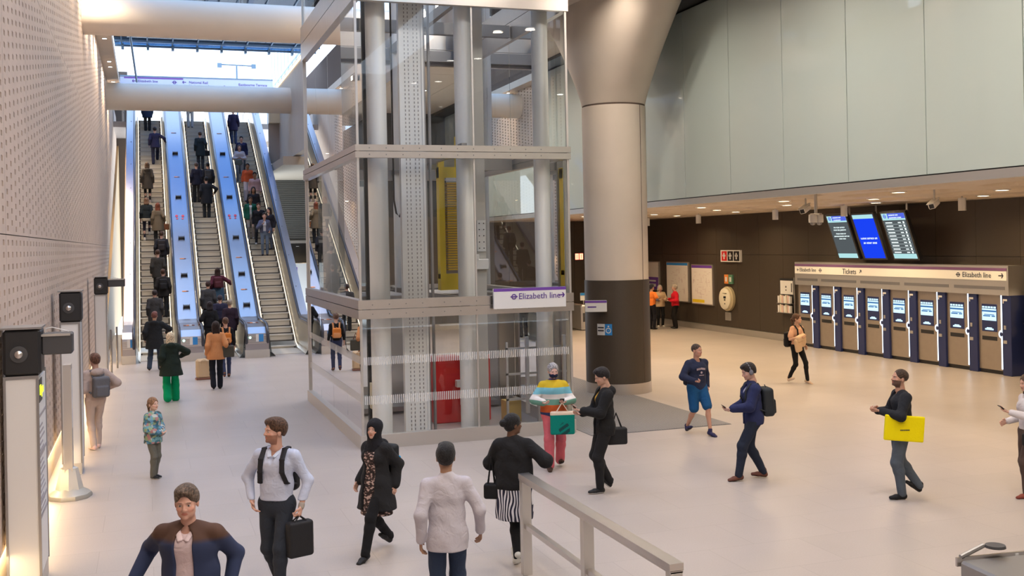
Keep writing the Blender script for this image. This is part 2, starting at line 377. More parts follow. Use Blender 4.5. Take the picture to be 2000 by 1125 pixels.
# ---- matting in the floor
mb = MB()
for k in range(58): mb.box(7.62+k*.05, 7.655+k*.05, 17.95, 28, .001, .008)
struct(mb, 'trim_13', mat('matting_bar', (.26, .25, .25), .6), 'ribbed grey entrance matting set in the floor')
struct(MB().box(7.6, 10.5, 17.9, 28, .0005, .003), 'trim_14', mat('matting_well', (.12, .12, .125), .8), 'dark well under the ribbed matting')
# ---- escalator hall side and landing
XR = 5.9
struct(MB().box(XR, XR+.3, 38.6, 50.3, 7.4, 11.2), 'wall_atrium', M_conc, 'concrete wall on the right side of the skylight opening')
struct(MB().box(XR-.05, XR, 38.6, 54, 11.02, 11.10), 'trim_15', emis('parapet_led', (1, .76, .42), 2.2), 'warm light strip along the parapet')
struct(MB().box(5.42, 9, 50.3, 50.45, 7.45, 10.2), 'wall_landing', mat('landing_panel', (.42, .37, .34), .5), 'grey panel wall beside the escalator head')
struct(MB().box(5.42, 5.9, 49.9, 50.3, 9.3, 9.85), 'trim_16', mat('lit_cream', (.8, .66, .46), .5), 'cream lit bulkhead beside the escalator head')
struct(MB().box(5.42, 9, 45, 55.5, 7.0, 7.35), 'ceiling.005', mat('soffit_beige', (.60, .52, .42), .6), 'beige soffit right of the escalators')
sh = MB()
for k in range(31): sh.box(5.42, 8.9, 55.3, 55.35, 3.9+k*.1, 3.98+k*.1)
struct(sh, 'wall_shutter', mat('dark_shutter', (.16, .16, .15), .5), 'dark slatted shutter wall right of the escalators')
struct(MB().box(5.42, 8.9, 55.36, 55.5, 0, 7).box(8.9, 9.05, 43, 55.5, 0, 9), 'trim_17', M_black, 'dark backing of the shutter wall')
struct(MB().box(-1.5, 9, 55.45, 66, 9.6, 9.88), 'floor_landing', M_floor, 'upper landing at the escalator head')
struct(MB().box(-1.6, -.84, 61, 61.2, 0, 13.2), 'wall_street', mat('dark_brown_panel', (.10, .075, .06), .7), 'dark panel at the head of the left escalator')
struct(MB().box(5.42, 8.9, 55.2, 55.3, 3.75, 3.9), 'trim_19', M_steel2, 'rail under the dark shutter')
for xx in (6.4, 7.2, 8.0): downlight(xx, 54.5, 3.6, 8, (1, .72, .4), 'small warm lamp over the kiosk far right of the escalators', 'kiosk lamps', .06, E_warm, 140, None)
# rails on the landing
for k, x in enumerate((-1.05, 1.25, 3.3, 5.1)):
    rr = tag(MB().box(x-.02, x+.02, 56.5, 60, 10.85, 10.9).box(x-.02, x+.02, 56.5, 56.55, 9.88, 10.85).box(x-.02, x+.02, 59.9, 59.95, 9.88, 10.85).build('guard_rail', M_steel), 'steel guard rail on the upper landing at the escalator head', 'railing', 'guard rails on the upper landing')
# ---- canopy: tinted glass on fins
cn = thing('glass_canopy', 'blue tinted glass canopy with hanging fins over the escalator opening', 'canopy', (0, 0, 13.5))
MB().box(-1.3, 7.6, 8, 49.9, 0, .03).build('canopy_glass', M_roofglass, cn); MB().box(-1.3, 7.6, 49.95, 54.6, 0, .03).build('edge_glass', glassmat('deep_blue_glass', (.34, .56, .80), .8, 1.5), cn)
M_fin = mat('blue_grey_steel', (.16, .24, .33), .4, metal=.4)
for k in range(8): MB().box(-1.0+k*1.15, -.88+k*1.15, 54.3, 54.65, -.24, -.01).build('fin', M_fin, cn)
for k in range(8): MB().box(-1.0+k*1.15, -.94+k*1.15, 8, 54.6, -.06, -.01).build('glazing_bar', M_fin, cn)
for yy in (54.6, 53.3, 47.3, 41.3, 35.3): MB().box(-1.3, 7.6, yy-.06, yy+.02, -.10, 0).build('crossbar', M_fin, cn)
MB().tube([(-.55, 50.2, -.3), (-.35, 58.5, -1.2)], .05, 8).build('prop', M_fin, cn)
# header sign across the far end
hs = thing('header_sign', 'long white and purple direction sign across the top of the escalators', 'sign', (0, 60, 12.3))
MB().box(-1.2, 6.75, 0, .15, 0, .50).build('sign_panel', mat('pale_sign', (.55, .58, .75), .4), hs)
MB().box(-1.0, 2.0, -.01, 0, .40, .48).build('purple_stripe', M_purple, hs)
MB().box(-1.2, 6.75, -.03, .2, .50, .56).build('sign_cap', M_fin, hs)
for s_, xx, zz in (('Elizabeth line', -.3, .27), ('National Rail', 2.3, .27), ('Underground', 2.3, .08), ('Eastbourne Terrace', 4.9, .22)): text(s_, .19, M_ink, hs, (xx, -.012, zz), (PI/2, 0, 0))
rb = MB(); ringbar(rb, (1.55, -.01, .25), (1, 0, 0), (0, 0, 1), (0, -1, 0), .09); ringbar(rb, (4.15, -.01, .08), (1, 0, 0), (0, 0, 1), (0, -1, 0), .07)
arrow(rb, (-.5, -.01, .27), (-1, 0, 0), (0, 0, 1), (0, -1, 0), .2); arrow(rb, (2.05, -.01, .27), (-1, 0, 0), (0, 0, 1), (0, -1, 0), .2); rb.build('sign_symbols', M_ink, hs)
MB().box(-.9, -.86, .02, .08, -2.4, 0).box(6.4, 6.44, .02, .08, -2.4, 0).build('sign_post', M_fin, hs)
# street lamp above
sl = thing('street_lamp', 'two-armed street lamp seen against the sky beyond the header sign', 'street lamp', (5.3, 66, 9.86)); sl.scale = (1, 1, 1.1)
MB().tube([(0, 0, 0), (0, 0, 4.3)], .05, 8).build('pole', M_fin, sl); MB().tube([(-1.0, 0, 4.32), (1.0, 0, 4.28)], .035, 8).build('arm', M_fin, sl)
for s_ in (-1, 1): MB().box(s_*1.0-.13, s_*1.0+.13, -.1, .1, 4.15, 4.38).build('lamp_head', M_fin, sl)
struct(MB().box(-4, 40, 62, 90, 9.3, 9.86), 'pavement', M_conc, 'street level beyond the escalators')
# glazed building seen at the right of the opening
gb = thing('office_building', 'pale glazed office building beyond the right side of the skylight', 'building', (9.4, 62, 9.9))
MB().box(0, 6, 0, 22, 0, 16).build('facade', mat('building_glass', (.62, .70, .82), .2, coat=.6), gb)
fm = MB()
for k in range(12): fm.box(-.04, 0, k*2, k*2+.05, 0, 16)
for k in range(6): fm.box(-.1, 0, 0, 22, k*3, k*3+.2)
fm.build('mullion', mat('building_frame', (.60, .68, .80), .4), gb)
# ================================================================ ESCALATORS
T30 = math.tan(math.radians(30)); EY = 38.0; ET = 55.1
def zs(y, off=0.): return (y-EY)*T30+off
M_deck = mat('deck_steel', (.43, .41, .43), .3, metal=.95, noise=.04, nscale=2)
M_balu = mat('balustrade_steel', (.62, .58, .52), .28, metal=.9)
M_step = mat('step_aluminium', (.60, .53, .43), .45, metal=.15)
M_riser = mat('step_riser', (.62, .55, .44), .45, metal=.1); M_sshade = mat('step_painted_shade', (.10, .085, .07), .6)
def deck_prof(x0, x1, y0=35.45, mb=None):
    top = [(y0, 0), (y0, .50), (y0+.05, .78), (y0+.35, .97), (y0+.9, 1.03), (38.0, 1.05)]+[(y, zs(y, .95)) for y in (38.35, 40, 46, ET)]+[(ET+.8, 10.95), (ET+2.2, 10.95), (ET+2.2, 9.88)]
    low = [(ET-.2, 9.0), (38.9, 0)]
    return (mb or MB()).prism(top+low, x0, x1, 'x')
def rail_path(x, y0):
    p = [(x, y0+.55, .30), (x, y0+.18, .34), (x, y0-.04, .52), (x, y0-.08, .72), (x, y0+.02, .92), (x, y0+.25, 1.06), (x, y0+.8, 1.11), (x, 37.9, 1.13), (x, 38.4, zs(38.4, 1.03))]
    return p+[(x, 46, zs(46, 1.03)), (x, ET, zs(ET, 1.03)), (x, ET+.8, 11.03), (x, ET+2.1, 11.03)]
STEP = MB(); STEP.mi = 0
STEP.box(0, .98, .0, .40, -.035, 0)                       # tread
STEP.mi = 1
prof = [(.0, -.235), (.012, -.16), (.012, -.07), (-.004, -.03), (.03, -.03), (.03, -.235)]
STEP.prism(prof, .0, .98, 'x')
STEP.mi = 2; STEP.box(.0, .98, -.006, .028, -.236, -.185).box(0, .05, -.008, .028, -.236, -.03).box(.93, .98, -.008, .028, -.236, -.03)  # painted shade: dark strips for the shadow under the nosing and at the ends
def stop_block(p, x, y, w=.20):
    z = zs(y, .95); M = Matrix.Translation((x, y, z)) @ Matrix.Rotation(math.radians(30), 4, 'X')
    b = MB(); b.bbox(-w/2, w/2, .0, .09, 0, .09, .012, M); b.box(-w/2-.015, -w/2, -.08, .09, 0, .11, M).box(w/2, w/2+.015, -.08, .09, 0, .11, M)
    b.build('deck_stop', M_bgrey, p)
def flat_sign(p, x, y, w, h, cols, nm='safety_sign'):
    z = zs(y, .955); M = Matrix.Translation((x, y, z)) @ Matrix.Rotation(math.radians(30), 4, 'X'); b = MB()
    ms = []
    for k, c in enumerate(cols):
        b.mi = k; ms.append(c); a0 = -w/2+w*k/len(cols); b.box(a0, a0+w/len(cols), -h/2, h/2, 0, .006, M)
    b.build(nm, ms, p)
M_orange = mat('orange_print', (.75, .25, .06), .5); M_brown = mat('brown_print', (.22, .09, .06), .5)
M_pinkred = mat('red_print', (.72, .06, .08), .5)
def footprint(p, x, y):
    z = zs(y, .958); M = Matrix.Translation((x, y, z)) @ Matrix.Rotation(math.radians(30), 4, 'X'); b = MB()
    for s_ in (-1, 1):
        for (cx, cy, rx, ry) in ((s_*.12, .09, .055, .10), (s_*.105, -.13, .04, .06)):
            i = len(b.v)
            for k in range(14): a = 2*PI*k/14; b.v.append(tuple(M @ Vector((cx+rx*math.cos(a), cy+ry*math.sin(a), .004))))
            b.f.append(tuple(range(i, i+14))); b.m.append(0)
    b.build('footprint_sign', M_pinkred, p)
def escalator(x0, x1, decks, label, y0, items):
    e = thing('escalator', label, 'escalator', (0, 0, 0))
    # steps
    first = None; n = int((ET-EY)/.4)
    for k in range(-5, n+2):
        y = EY+.4*k; z = min(max(zs(y)+.231, .03), zs(ET)+.0)
        if k < 0: z = .012+.0
        if k == 0: z = .09
        if first is None:
            first = STEP.build('step', [M_step, M_riser, M_sshade], e, loc=(x0, y, z)); first.scale = ((x1-x0)/.98, 1, 1)
        else:
            c = first.copy(); COL.objects.link(c); c.parent = e; c.location = (x0, y, z)
    for (a, b_) in decks:
        if b_-a > .2: deck_prof(a, b_, y0).build('deck', M_deck, e)
    # inner balustrade skirts: from deck edge down to the step edge
    for (xs, xd) in ((x0, decks[0][1]), (x1, decks[-1][0])):
        sgn = 1 if xd < xs else -1
        b = MB(); ys = [y0+.15, 37.6, 38.1, 40, 47, ET, ET+.8, ET+2]
        zt = [.92, .98, 1.0]+[zs(y, .90) for y in (40, 47, ET)]+[10.9, 10.9]
        zl = [.03, .08, .16]+[zs(y, .12) for y in (40, 47, ET)]+[10.0, 10.0]
        xm = xs+(xd-xs)*.55
        for k in range(len(ys)-1):
            b.quad((xd, ys[k], zt[k]), (xd, ys[k+1], zt[k+1]), (xm, ys[k+1], zl[k+1]+.12), (xm, ys[k], zl[k]+.12))
            b.quad((xm, ys[k], zl[k]+.12), (xm, ys[k+1], zl[k+1]+.12), (xs, ys[k+1], zl[k+1]), (xs, ys[k], zl[k]))
            b.quad((xs, ys[k], zl[k]), (xs, ys[k+1], zl[k+1]), (xs+.002*sgn, ys[k+1], zl[k+1]-.30), (xs+.002*sgn, ys[k], max(zl[k]-.30, 0)))
        b.build('balustrade_panel', M_balu, e)
        b = MB(); b.tube([(xs-.035*sgn, y, z+.035) for y, z in zip(ys[1:-1], zl[1:-1])], .022, 6); b.build('skirt_highlight', E_esc, e)  # glowing tube stands in for the bright highlight along the skirt edge
        xr = xd-.035*sgn
        MB().tube(rail_path(xr, y0), .045, 10, .75).build('handrail', M_rubber, e, True)
    for (kind, x, y) in items:
        if kind == 'b': stop_block(e, x, y)
        elif kind == 'o': flat_sign(e, x, y, .22, .06, [M_orange, M_orange, M_brown])
        elif kind == 'f': footprint(e, x, y)
        elif kind == 't': flat_sign(e, x, y, .36, .24, [M_brown, M_orange, M_brown, M_white, M_brown])
        elif kind == 's': MB().lathe([(.018, 0), (.018, .012)], 10, (x, y, zs(y, .95))).build('deck_stud', M_bgrey, e)
    return e
IT = [('o', 51.9), ('b', 49.9), ('o', 47.9), ('b', 46.2), ('f', 44.75), ('b', 43.2), ('o', 41.9), ('b', 40.8), ('o', 39.9), ('b', 38.95)]
e1 = escalator(-.27, .71, [(-.80, -.42), (.87, 1.65)], 'left escalator, crowded with people standing and walking up', 35.3, [(k, 1.26, y) for k, y in IT]+[('s', -.6, y) for y in (41, 43, 45, 47, 49, 51, 53)])
e2 = escalator(1.84, 2.76, [(1.54, 1.655), (2.94, 3.68)], 'middle escalator carrying people upwards between two broad steel decks', 35.3, [(k, 3.31, y) for k, y in IT])
e3 = escalator(3.90, 4.88, [(3.60, 3.685), (5.02, 5.38)], 'right escalator bringing people down, beside the dark shutter wall', 35.3, [('s', 5.2, y) for y in (40, 42, 44, 46, 48, 50, 52, 54)])
struct(MB().box(-.3, 5.0, 38.6, 38.7, -.3, .0), 'trim_18', M_steeld, 'comb plate under the escalators')
for (x, w) in ((1.26, .78), (3.31, .74), (-.61, .38)):       # newel fittings
    p = {1.26: e1, 3.31: e2, -.61: e1}[x]
    b = MB()
    for k in range(5): b.box(x-w/2+.02, x+w/2-.02, 35.30-.012, 35.3, .46+.055*k, .49+.055*k)
    b.build('newel_grille', M_steel, p)
    if w > .5:
        MB().lathe([(.035, 0), (.03, .02)], 16, M=Matrix.Translation((x-.22, 35.28, .66)) @ Matrix.Rotation(PI/2, 4, 'X')).build('signal_lamp', emis('green_lamp', (.4, 1, .75), 4), p)
    b = MB(); b.mi = 0; b.box(x+.05, x+.20, 35.27, 35.285, .52, .76); b.mi = 1; b.box(x-.04, x+.05, 35.27, 35.285, .52, .76); b.build('safety_sticker', [M_blue, M_white], p)
    b = MB(); b.box(x-w/2-.02, x+w/2+.02, 35.25, 35.33, 0, .26); b.build('kick_plate', M_steel2, p)
    # brown pictogram row on the deck top
    if w > .5:
        b = MB(); ms = [M_brown, M_orange, M_white, M_brown]
        for k in range(4): b.mi = k; b.box(x-.18+.09*k, x-.10+.09*k, 36.6, 36.9, 1.035, 1.05)
        b.build('pictogram_strip', ms, p)

# ================================================================ GLASS LIFT
LX0, LX1, LY0, LY1, LT = 3.50, 7.44, 18.42, 24.85, 11.4
lift = thing('glass_lift', 'tall steel and glass lift shaft standing in the middle of the concourse', 'lift', (0, 0, 0))
E_ = .05
for nm, (za, zb) in {'base_plinth': (0, .24), 'steel_band': (2.27, 2.60), 'steel_band.': (5.09, 5.32), 'steel_band..': (7.84, 8.62)}.items():
    b = MB(); zm = (za+zb)/2
    for (z1, z2) in (((za, zm-.006), (zm+.006, zb)) if za > 0 else ((za, zb),)):
        b.box(LX0-E_, LX1+E_, LY0-E_, LY0+.07, z1, z2).box(LX0-E_, LX1+E_, LY1-.07, LY1+E_, z1, z2)
        b.box(LX0-E_, LX0+.07, LY0+.07, LY1-.07, z1, z2).box(LX1-.07, LX1+E_, LY0+.07, LY1-.07, z1, z2)
    o = b.build(nm.rstrip('.'), M_steel if za > 0 else M_steel2, lift)
    if za > 0:
        b = MB()
        for z in ((za+zm)/2, (zm+zb)/2):
            for x in (3.7, 4.0, 4.3, 4.6, 5.0, 5.3, 5.6, 6.0, 6.3, 6.6, 6.9): b.lathe([(.012, 0), (.009, .006)], 8, M=Matrix.Translation((x, LY0-E_, z)) @ Matrix.Rotation(PI/2, 4, 'X'))
        b.build('bolt_row', M_steeld, lift)
joints_x = [LX0+.0, 5.62, LX1]; joints_y = [LY0, 20.0, 21.6, 23.2, LY1]
for (za, zb) in ((.24, 2.27), (2.60, 5.09), (5.32, 7.84), (8.62, 11.3)):
    for k in range(2):
        for y in (LY0+.02, LY1-.02):
            MB().quad((joints_x[k]+.015, y, za), (joints_x[k+1]-.015, y, za), (joints_x[k+1]-.015, y, zb), (joints_x[k]+.015, y, zb)).build('glass_panel', M_glass, lift)
    for k in range(4):
        for x in (LX0+.02, LX1-.02):
            MB().quad((x, joints_y[k]+.008, za), (x, joints_y[k+1]-.008, za), (x, joints_y[k+1]-.008, zb), (x, joints_y[k]+.008, zb)).build('glass_panel', M_glass, lift)
b = MB()
for x in (LX0, LX1):
    for y in (LY0, LY1): MB().box(x-.02, x+.02, y-.02, y+.02, .24, LT).build('corner_post', M_steel2, lift)
b.box(5.605, 5.635, LY0+.005, LY0+.035, .24, LT)
b.build('mid_post', M_steel2, lift)
M_manif = None
def manif():
    m = bpy.data.materials.new('white_dash_film'); m.use_nodes = True; n = m.node_tree; n.nodes.clear()
    t = n.nodes.new('ShaderNodeBsdfTransparent'); d = n.nodes.new('ShaderNodeBsdfDiffuse'); d.inputs[0].default_value = (.85, .84, .83, 1)
    tcn = n.nodes.new('ShaderNodeTexCoord'); s_ = n.nodes.new('ShaderNodeSeparateXYZ'); a = n.nodes.new('ShaderNodeMath'); a.operation = 'ADD'
    n.links.new(tcn.outputs['Object'], s_.inputs[0]); n.links.new(s_.outputs[0], a.inputs[0]); n.links.new(s_.outputs[1], a.inputs[1])
    f = n.nodes.new('ShaderNodeMath'); f.operation = 'MULTIPLY'; f.inputs[1].default_value = 28; n.links.new(a.outputs[0], f.inputs[0])
    fr = n.nodes.new('ShaderNodeMath'); fr.operation = 'FRACT'; n.links.new(f.outputs[0], fr.inputs[0])
    g = n.nodes.new('ShaderNodeMath'); g.operation = 'GREATER_THAN'; g.inputs[1].default_value = .45; n.links.new(fr.outputs[0], g.inputs[0])
    g2 = n.nodes.new('ShaderNodeMath'); g2.operation = 'MULTIPLY'; g2.inputs[1].default_value = .62; n.links.new(g.outputs[0], g2.inputs[0])
    x = n.nodes.new('ShaderNodeMixShader'); o = n.nodes.new('ShaderNodeOutputMaterial')
    n.links.new(g2.outputs[0], x.inputs[0]); n.links.new(t.outputs[0], x.inputs[1]); n.links.new(d.outputs[0], x.inputs[2]); n.links.new(x.outputs[0], o.inputs[0]); return m
M_manif = manif()
for (za, zb) in ((.77, .92), (1.46, 1.60)):
    y = LY0+.012; x = LX0+.012
    MB().quad((LX0+.03, y, za), (LX1-.03, y, za), (LX1-.03, y, zb), (LX0+.03, y, zb)).build('manifestation_strip', M_manif, lift)
    MB().quad((x, LY0+.03, za), (x, LY1-.03, za), (x, LY1-.03, zb), (x, LY0+.03, zb)).build('manifestation_strip', M_manif, lift)
# inside: round columns
for (x, y, r) in ((3.96, 18.95, .18), (5.60, 18.95, .165), (7.12, 18.95, .155), (3.96, 24.3, .18), (5.60, 24.3, .165), (7.12, 24.3, .155)):
    MB().lathe([(r, 0), (r, LT+.3)], 28, (x, y, 0)).build('round_column', M_alu, lift, True)
# perforated cable tray
t = MB().box(4.44, 4.86, 19.1, 19.16, 0, LT).box(4.42, 4.46, 19.08, 19.22, 0, LT).box(4.84, 4.88, 19.08, 19.22, 0, LT).build('cable_tray', M_alu, lift)
b = MB()
for xx in (4.53, 4.60, 4.70, 4.77):
    for k in range(int(LT/.075)): b.box(xx-.008, xx+.008, 19.094, 19.099, k*.075, k*.075+.038)
b.build('perforation', M_steeld, t)
# rails, travelling cables
for (xa, xb, y) in ((4.98, 5.04, 19.6), (5.10, 5.14, 19.6), (4.20, 4.25, 20.5), (6.25, 6.32, 20.5), (6.48, 6.52, 21.2)): MB().box(xa, xb, y, y+.08, 0, LT).build('guide_rail', M_steeld, lift)
MB().tube([(4.37, 19.5, LT), (4.37, 19.5, 4.4), (4.41, 19.5, 4.15), (4.47, 19.5, 4.08), (4.52, 19.5, 4.2), (4.53, 19.5, LT)], .035, 8, .5).build('travelling_cable', M_black, lift, True)
MB().tube([(4.10, 19.9, 5.1), (4.10, 19.9, 4.2), (4.16, 19.9, 4.0), (4.23, 19.9, 4.1), (4.25, 19.9, 5.1)], .03, 8, .5).build('travelling_cable', M_black, lift, True)
MB().box(4.12, 4.22, 21, 21.1, 0, LT).box(4.30, 4.42, 21, 21.05, 2.2, LT).build('guide_rail', M_black, lift)
# yellow counterweight and frame
cw = MB().box(5.62, 5.74, 20.9, 21.1, 2.85, 5.1).box(6.40, 6.52, 20.9, 21.1, 2.85, 5.1).box(5.62, 6.52, 20.88, 21.12, 4.9, 5.12).box(5.62, 6.52, 20.88, 21.12, 2.62, 2.95).box(6.0, 6.14, 20.95, 21.05, 5.1, 5.75).box(5.62, 5.75, 20.95, 21.05, 5.1, 5.45).build('counterweight', M_yellow, lift)
b = MB()
for k in range(36): b.box(5.78, 6.36, 20.86, 21.1, 3.02+k*.05, 3.055+k*.05)
b.build('weight_slab', mat('yellow_slab', (.72, .45, .02), .5), cw)
MB().box(5.76, 6.1, 20.85, 20.88, 4.83, 4.90).build('weight_label', M_white, cw)
MB().box(6.0, 6.22, 19.7, 19.75, 0, LT).build('guide_rail', mat('light_rail', (.50, .49, .47), .45, metal=.3), lift)
MB().bbox(5.98, 6.24, 19.6, 19.72, 3.05, 3.25, .01).bbox(5.86, 6.05, 19.6, 19.72, 3.22, 3.34, .01).box(6.03, 6.2, 19.65, 19.70, 3.4, 4.0).build('guide_bracket', M_white, lift)
b = MB()
for zz in (3.46, 3.58, 3.70, 3.82, 3.94):
    for xx in (6.07, 6.16): b.box(xx-.01, xx+.01, 19.64, 19.65, zz-.01, zz+.01)
b.build('bracket_bolt', M_black, lift)
# red machine guards at the foot
MB().bbox(5.30, 5.86, 20.4, 20.8, .0, 1.32, .02).build('red_screen', M_red, lift)
MB().bbox(6.22, 6.48, 20.4, 20.8, .0, 1.32, .02).build('red_screen', M_red, lift)
MB().box(5.86, 6.22, 20.55, 20.7, 0, 1.3).build('buffer_column', mat('buffer_grey', (.42, .40, .38), .5), lift)
MB().bbox(5.72, 6.02, 20.2, 20.35, .72, .86, .01).bbox(5.82, 6.02, 20.2, 20.35, .35, .5, .01).build('guide_bracket', M_white, lift)
# ladder and equipment right of the red guards
b = MB().box(6.62, 6.66, 19.8, 19.85, 0, 1.6).box(7.26, 7.30, 19.8, 19.85, 0, 1.6)
for z in (.45, .95, 1.45): b.box(6.62, 7.3, 19.8, 19.84, z, z+.04)
b.build('service_frame', mat('pale_metal', (.62, .60, .57), .5), lift)
MB().box(6.66, 6.98, 20.0, 20.3, 0, .42).build('pit_cover', mat('ochre_board', (.62, .42, .10), .6), lift)
MB().box(7.0, 7.06, 19.7, 19.78, .2, 1.7).build('service_post', M_white, lift)
MB().box(4.10, 4.42, 20.4, 20.8, .35, .85).box(4.10, 4.42, 20.4, 20.45, 0, .9).build('pit_cover', mat('ivory_metal', (.60, .55, .42), .5), lift)
# lift cars and landing beams
for (xa, xb) in ((3.75, 5.25), (5.55, 7.2)):
    car = MB().box(xa, xb, 22.0, 24.0, .05, .15).box(xa, xb, 22.0, 24.0, 2.35, 2.5).box(xa, xa+.04, 22, 24, .15, 2.35).box(xb-.04, xb, 22, 24, .15, 2.35).build('lift_car', M_steeld, lift)
    MB().box(xa+.1, xb-.1, 22.2, 23.8, 2.33, 2.345).build('car_light', emis('car_lamp', (1, .95, .85), 1.2), car)
b = MB()
for z in (2.27, 5.09, 7.9): b.box(LX0+.1, LX1-.1, 21.3, 21.45, z, z+.25).box(LX0+.1, LX1-.1, 24.5, 24.6, z, z+.25).box(5.45, 5.55, LY0+.2, LY1-.1, z+.1, z+.3)
b.build('cross_beam', M_steeld, lift)
MB().box(4.3, 5.2, 24.0, 24.05, 2.7, 4.9).build('landing_door', M_alu, lift)
# direction sign on the lift
sg = thing('direction_sign', 'white sign with purple stripe reading Elizabeth line on the lift', 'sign', (5.88, LY0-.16, 2.36))
MB().bbox(0, 1.40, -.03, .03, 0, .37, .004).build('sign_panel', M_white, sg)
MB().box(0, 1.40, -.032, -.03, .315, .37).build('purple_stripe', M_purple, sg)
MB().box(.1, .14, .03, .14, .1, .2).box(1.2, 1.24, .03, .14, .1, .2).build('bracket', M_steeld, sg)
text('Elizabeth line', .155, M_ink, sg, (.47, -.034, .215), (PI/2, 0, 0))
b = MB(); ringbar(b, (.385, -.031, .215), (1, 0, 0), (0, 0, 1), (0, -1, 0), .05); b.build('round_symbol', M_ink, sg)
b = MB(); arrow(b, (1.315, -.031, .22), (1, 0, 0), (0, 0, 1), (0, -1, 0), .12); b.build('arrow', M_ink, sg)

# ================================================================ TICKET MACHINES
BX = 20.2
M_front = mat('machine_steel', (.42, .36, .30), .38, metal=.7, noise=.08, nscale=6)
E_scr = emis('screen_white', (.55, .80, 1), .95); E_scr2 = emis('screen_blue', (.10, .42, .80), .8)
def machine(W_=1.14):
    """stands at its left foot; front faces -X, width along -Y"""
    t = thing('ticket_machine', '', 'ticket machine', (BX, 0, 0))
    def R(y0, y1, z0, z1, x0, x1): return (x0, x1, -y1*W_, -y0*W_, z0, z1)
    MB().box(*R(.0, .74, .10, 2.0, 0, .38)).build('steel_front', M_front, t)
    MB().box(*R(.0, .74, 0, .10, .03, .38)).build('plinth', M_black, t)
    MB().bbox(*R(.74, 1.0, 0, 2.0, -.06, .38), .01).build('side_panel', M_navy, t)
    s = MB().bbox(*R(.10, .55, 1.06, 1.76, -.012, .02), .006).build('screen_surround', M_navy, t)
    MB().box(*R(.115, .535, 1.34, 1.64, -.016, -.012)).build('lit_screen', E_scr, s)
    b = MB().box(*R(.115, .535, 1.56, 1.60, -.019, -.016)).box(*R(.15, .36, 1.44, 1.47, -.019, -.016)).box(*R(.40, .5, 1.44, 1.47, -.019, -.016)).box(*R(.18, .48, 1.48, 1.50, -.019, -.016)).build('screen_text', emis('screen_text', (.06, .2, .5), .5), s)
    b = MB()
    for k in range(5): b.box(*R(.12+.085*k, .185+.085*k, 1.655, 1.70, -.016, -.012))
    b.build('payment_icons', E_scr, s)
    MB().box(*R(.20, .45, 1.10, 1.14, -.016, -.012)).box(*R(.25, .40, 1.14, 1.165, -.016, -.012)).build('tray_light', E_scr, s)
    MB().box(*R(.10, .54, .84, .94, -.008, .01)).build('ticket_slot', M_black, t)
    MB().box(*R(.674, .698, .14, 2.0, -.018, .0)).build('light_strip', E_led, t)
    N = 24; b = MB(); i = 0
    for k in range(N):
        a = 2*PI*k/N
        for (r, x) in ((.085, -.03), (.05, -.03)): b.v.append((x, -.685*W_+r*math.cos(a), 1.02+r*math.sin(a)*1.15))
    for k in range(N): a = 2*k; c = 2*((k+1) % N); b.f.append((a, c, c+1, a+1)); b.m.append(0)
    b.build('light_ring', E_led, t)
    MB().lathe([(.085, 0), (.085, .02)], 20, M=Matrix.Translation((-.008, -.685*W_, 1.02)) @ Matrix.Rotation(-PI/2, 4, 'Y')).build('card_reader', M_navy, t)
    MB().box(*R(.78, .88, .80, .88, -.07, -.06)).box(*R(.80, .86, 1.15, 1.25, -.07, -.06)).build('coin_slot', M_steel2, t)
    MB().box(*R(.78, .90, 1.86, 1.91, -.066, -.06)).box(*R(.78, .80, 1.80, 1.86, -.066, -.06)).build('payment_logo', M_white, t)
    return t
m0 = machine()
places = ['in the bank, leftmost one beside the leaflet rack', 'in the bank, second from the leaflet rack', 'in the bank, third from the leaflet rack', 'in the bank, fourth from the leaflet rack', 'in the bank, under the screen of white text rows', 'in the bank, third from its right end', 'in the bank, next to the rightmost one', 'at the right end of the bank']
for k in range(8):
    lab = 'steel and navy ticket machine '+places[k]
    y = 30.02-1.143*k
    if k == 0: m0.location = (BX, y, 0); m0['label'] = lab; m0['group'] = 'ticket machines along the dark wall'
    else: dup(m0, (BX, y, 0), 0, lab)
hd = thing('ticket_header', 'long lit header reading Tickets above the ticket machines', 'sign', (BX, 30.06, 2.0)); HL = 9.16
MB().box(-.10, .40, -HL, 0, 0, .74).build('header_box', M_steel2, hd)
MB().box(-.112, -.10, -HL+.05, -.02, .37, .60).build('white_panel', mat('cream_panel', (.80, .74, .62), .5, emit=.12), hd)
MB().box(-.114, -.10, -HL+.05, -.02, .61, .68).build('purple_stripe', mat('dim_purple', (.20, .09, .22), .5), hd)
b = MB()
for k in range(5): b.box(-.106, -.10, -HL+.12+k*1.95, -HL+.12+k*1.95+(1.75 if k < 4 else 1.1), .14, .22)
b.build('vent_slot', M_steeld, hd)
for s_, sz, yy, zz in (('Elizabeth line', .17, -.30, .49), ('Tickets', .23, -2.55, .475), ('Elizabeth line', .19, -HL+1.55, .49)): text(s_, sz, M_blackink, hd, (-.118, yy, zz), (PI/2, 0, -PI/2))
b = MB()
U, Vv, Nn = (0, -1, 0), (0, 0, 1), (-1, 0, 0)
ringbar(b, (-.114, -1.42, .49), U, Vv, Nn, .06); ringbar(b, (-.114, -HL+1.70, .49), U, Vv, Nn, .06); arrow(b, (-.114, -HL+.22, .49), U, Vv, Nn, .17); arrow(b, (-.114, -.20, .49), (0, 1, 0), Vv, Nn, .12)
arrow(b, (-.114, -3.42, .49), (0, -.7, .7), (0, .7, .7), Nn, .13)
b.build('sign_symbols', M_blackink, hd)
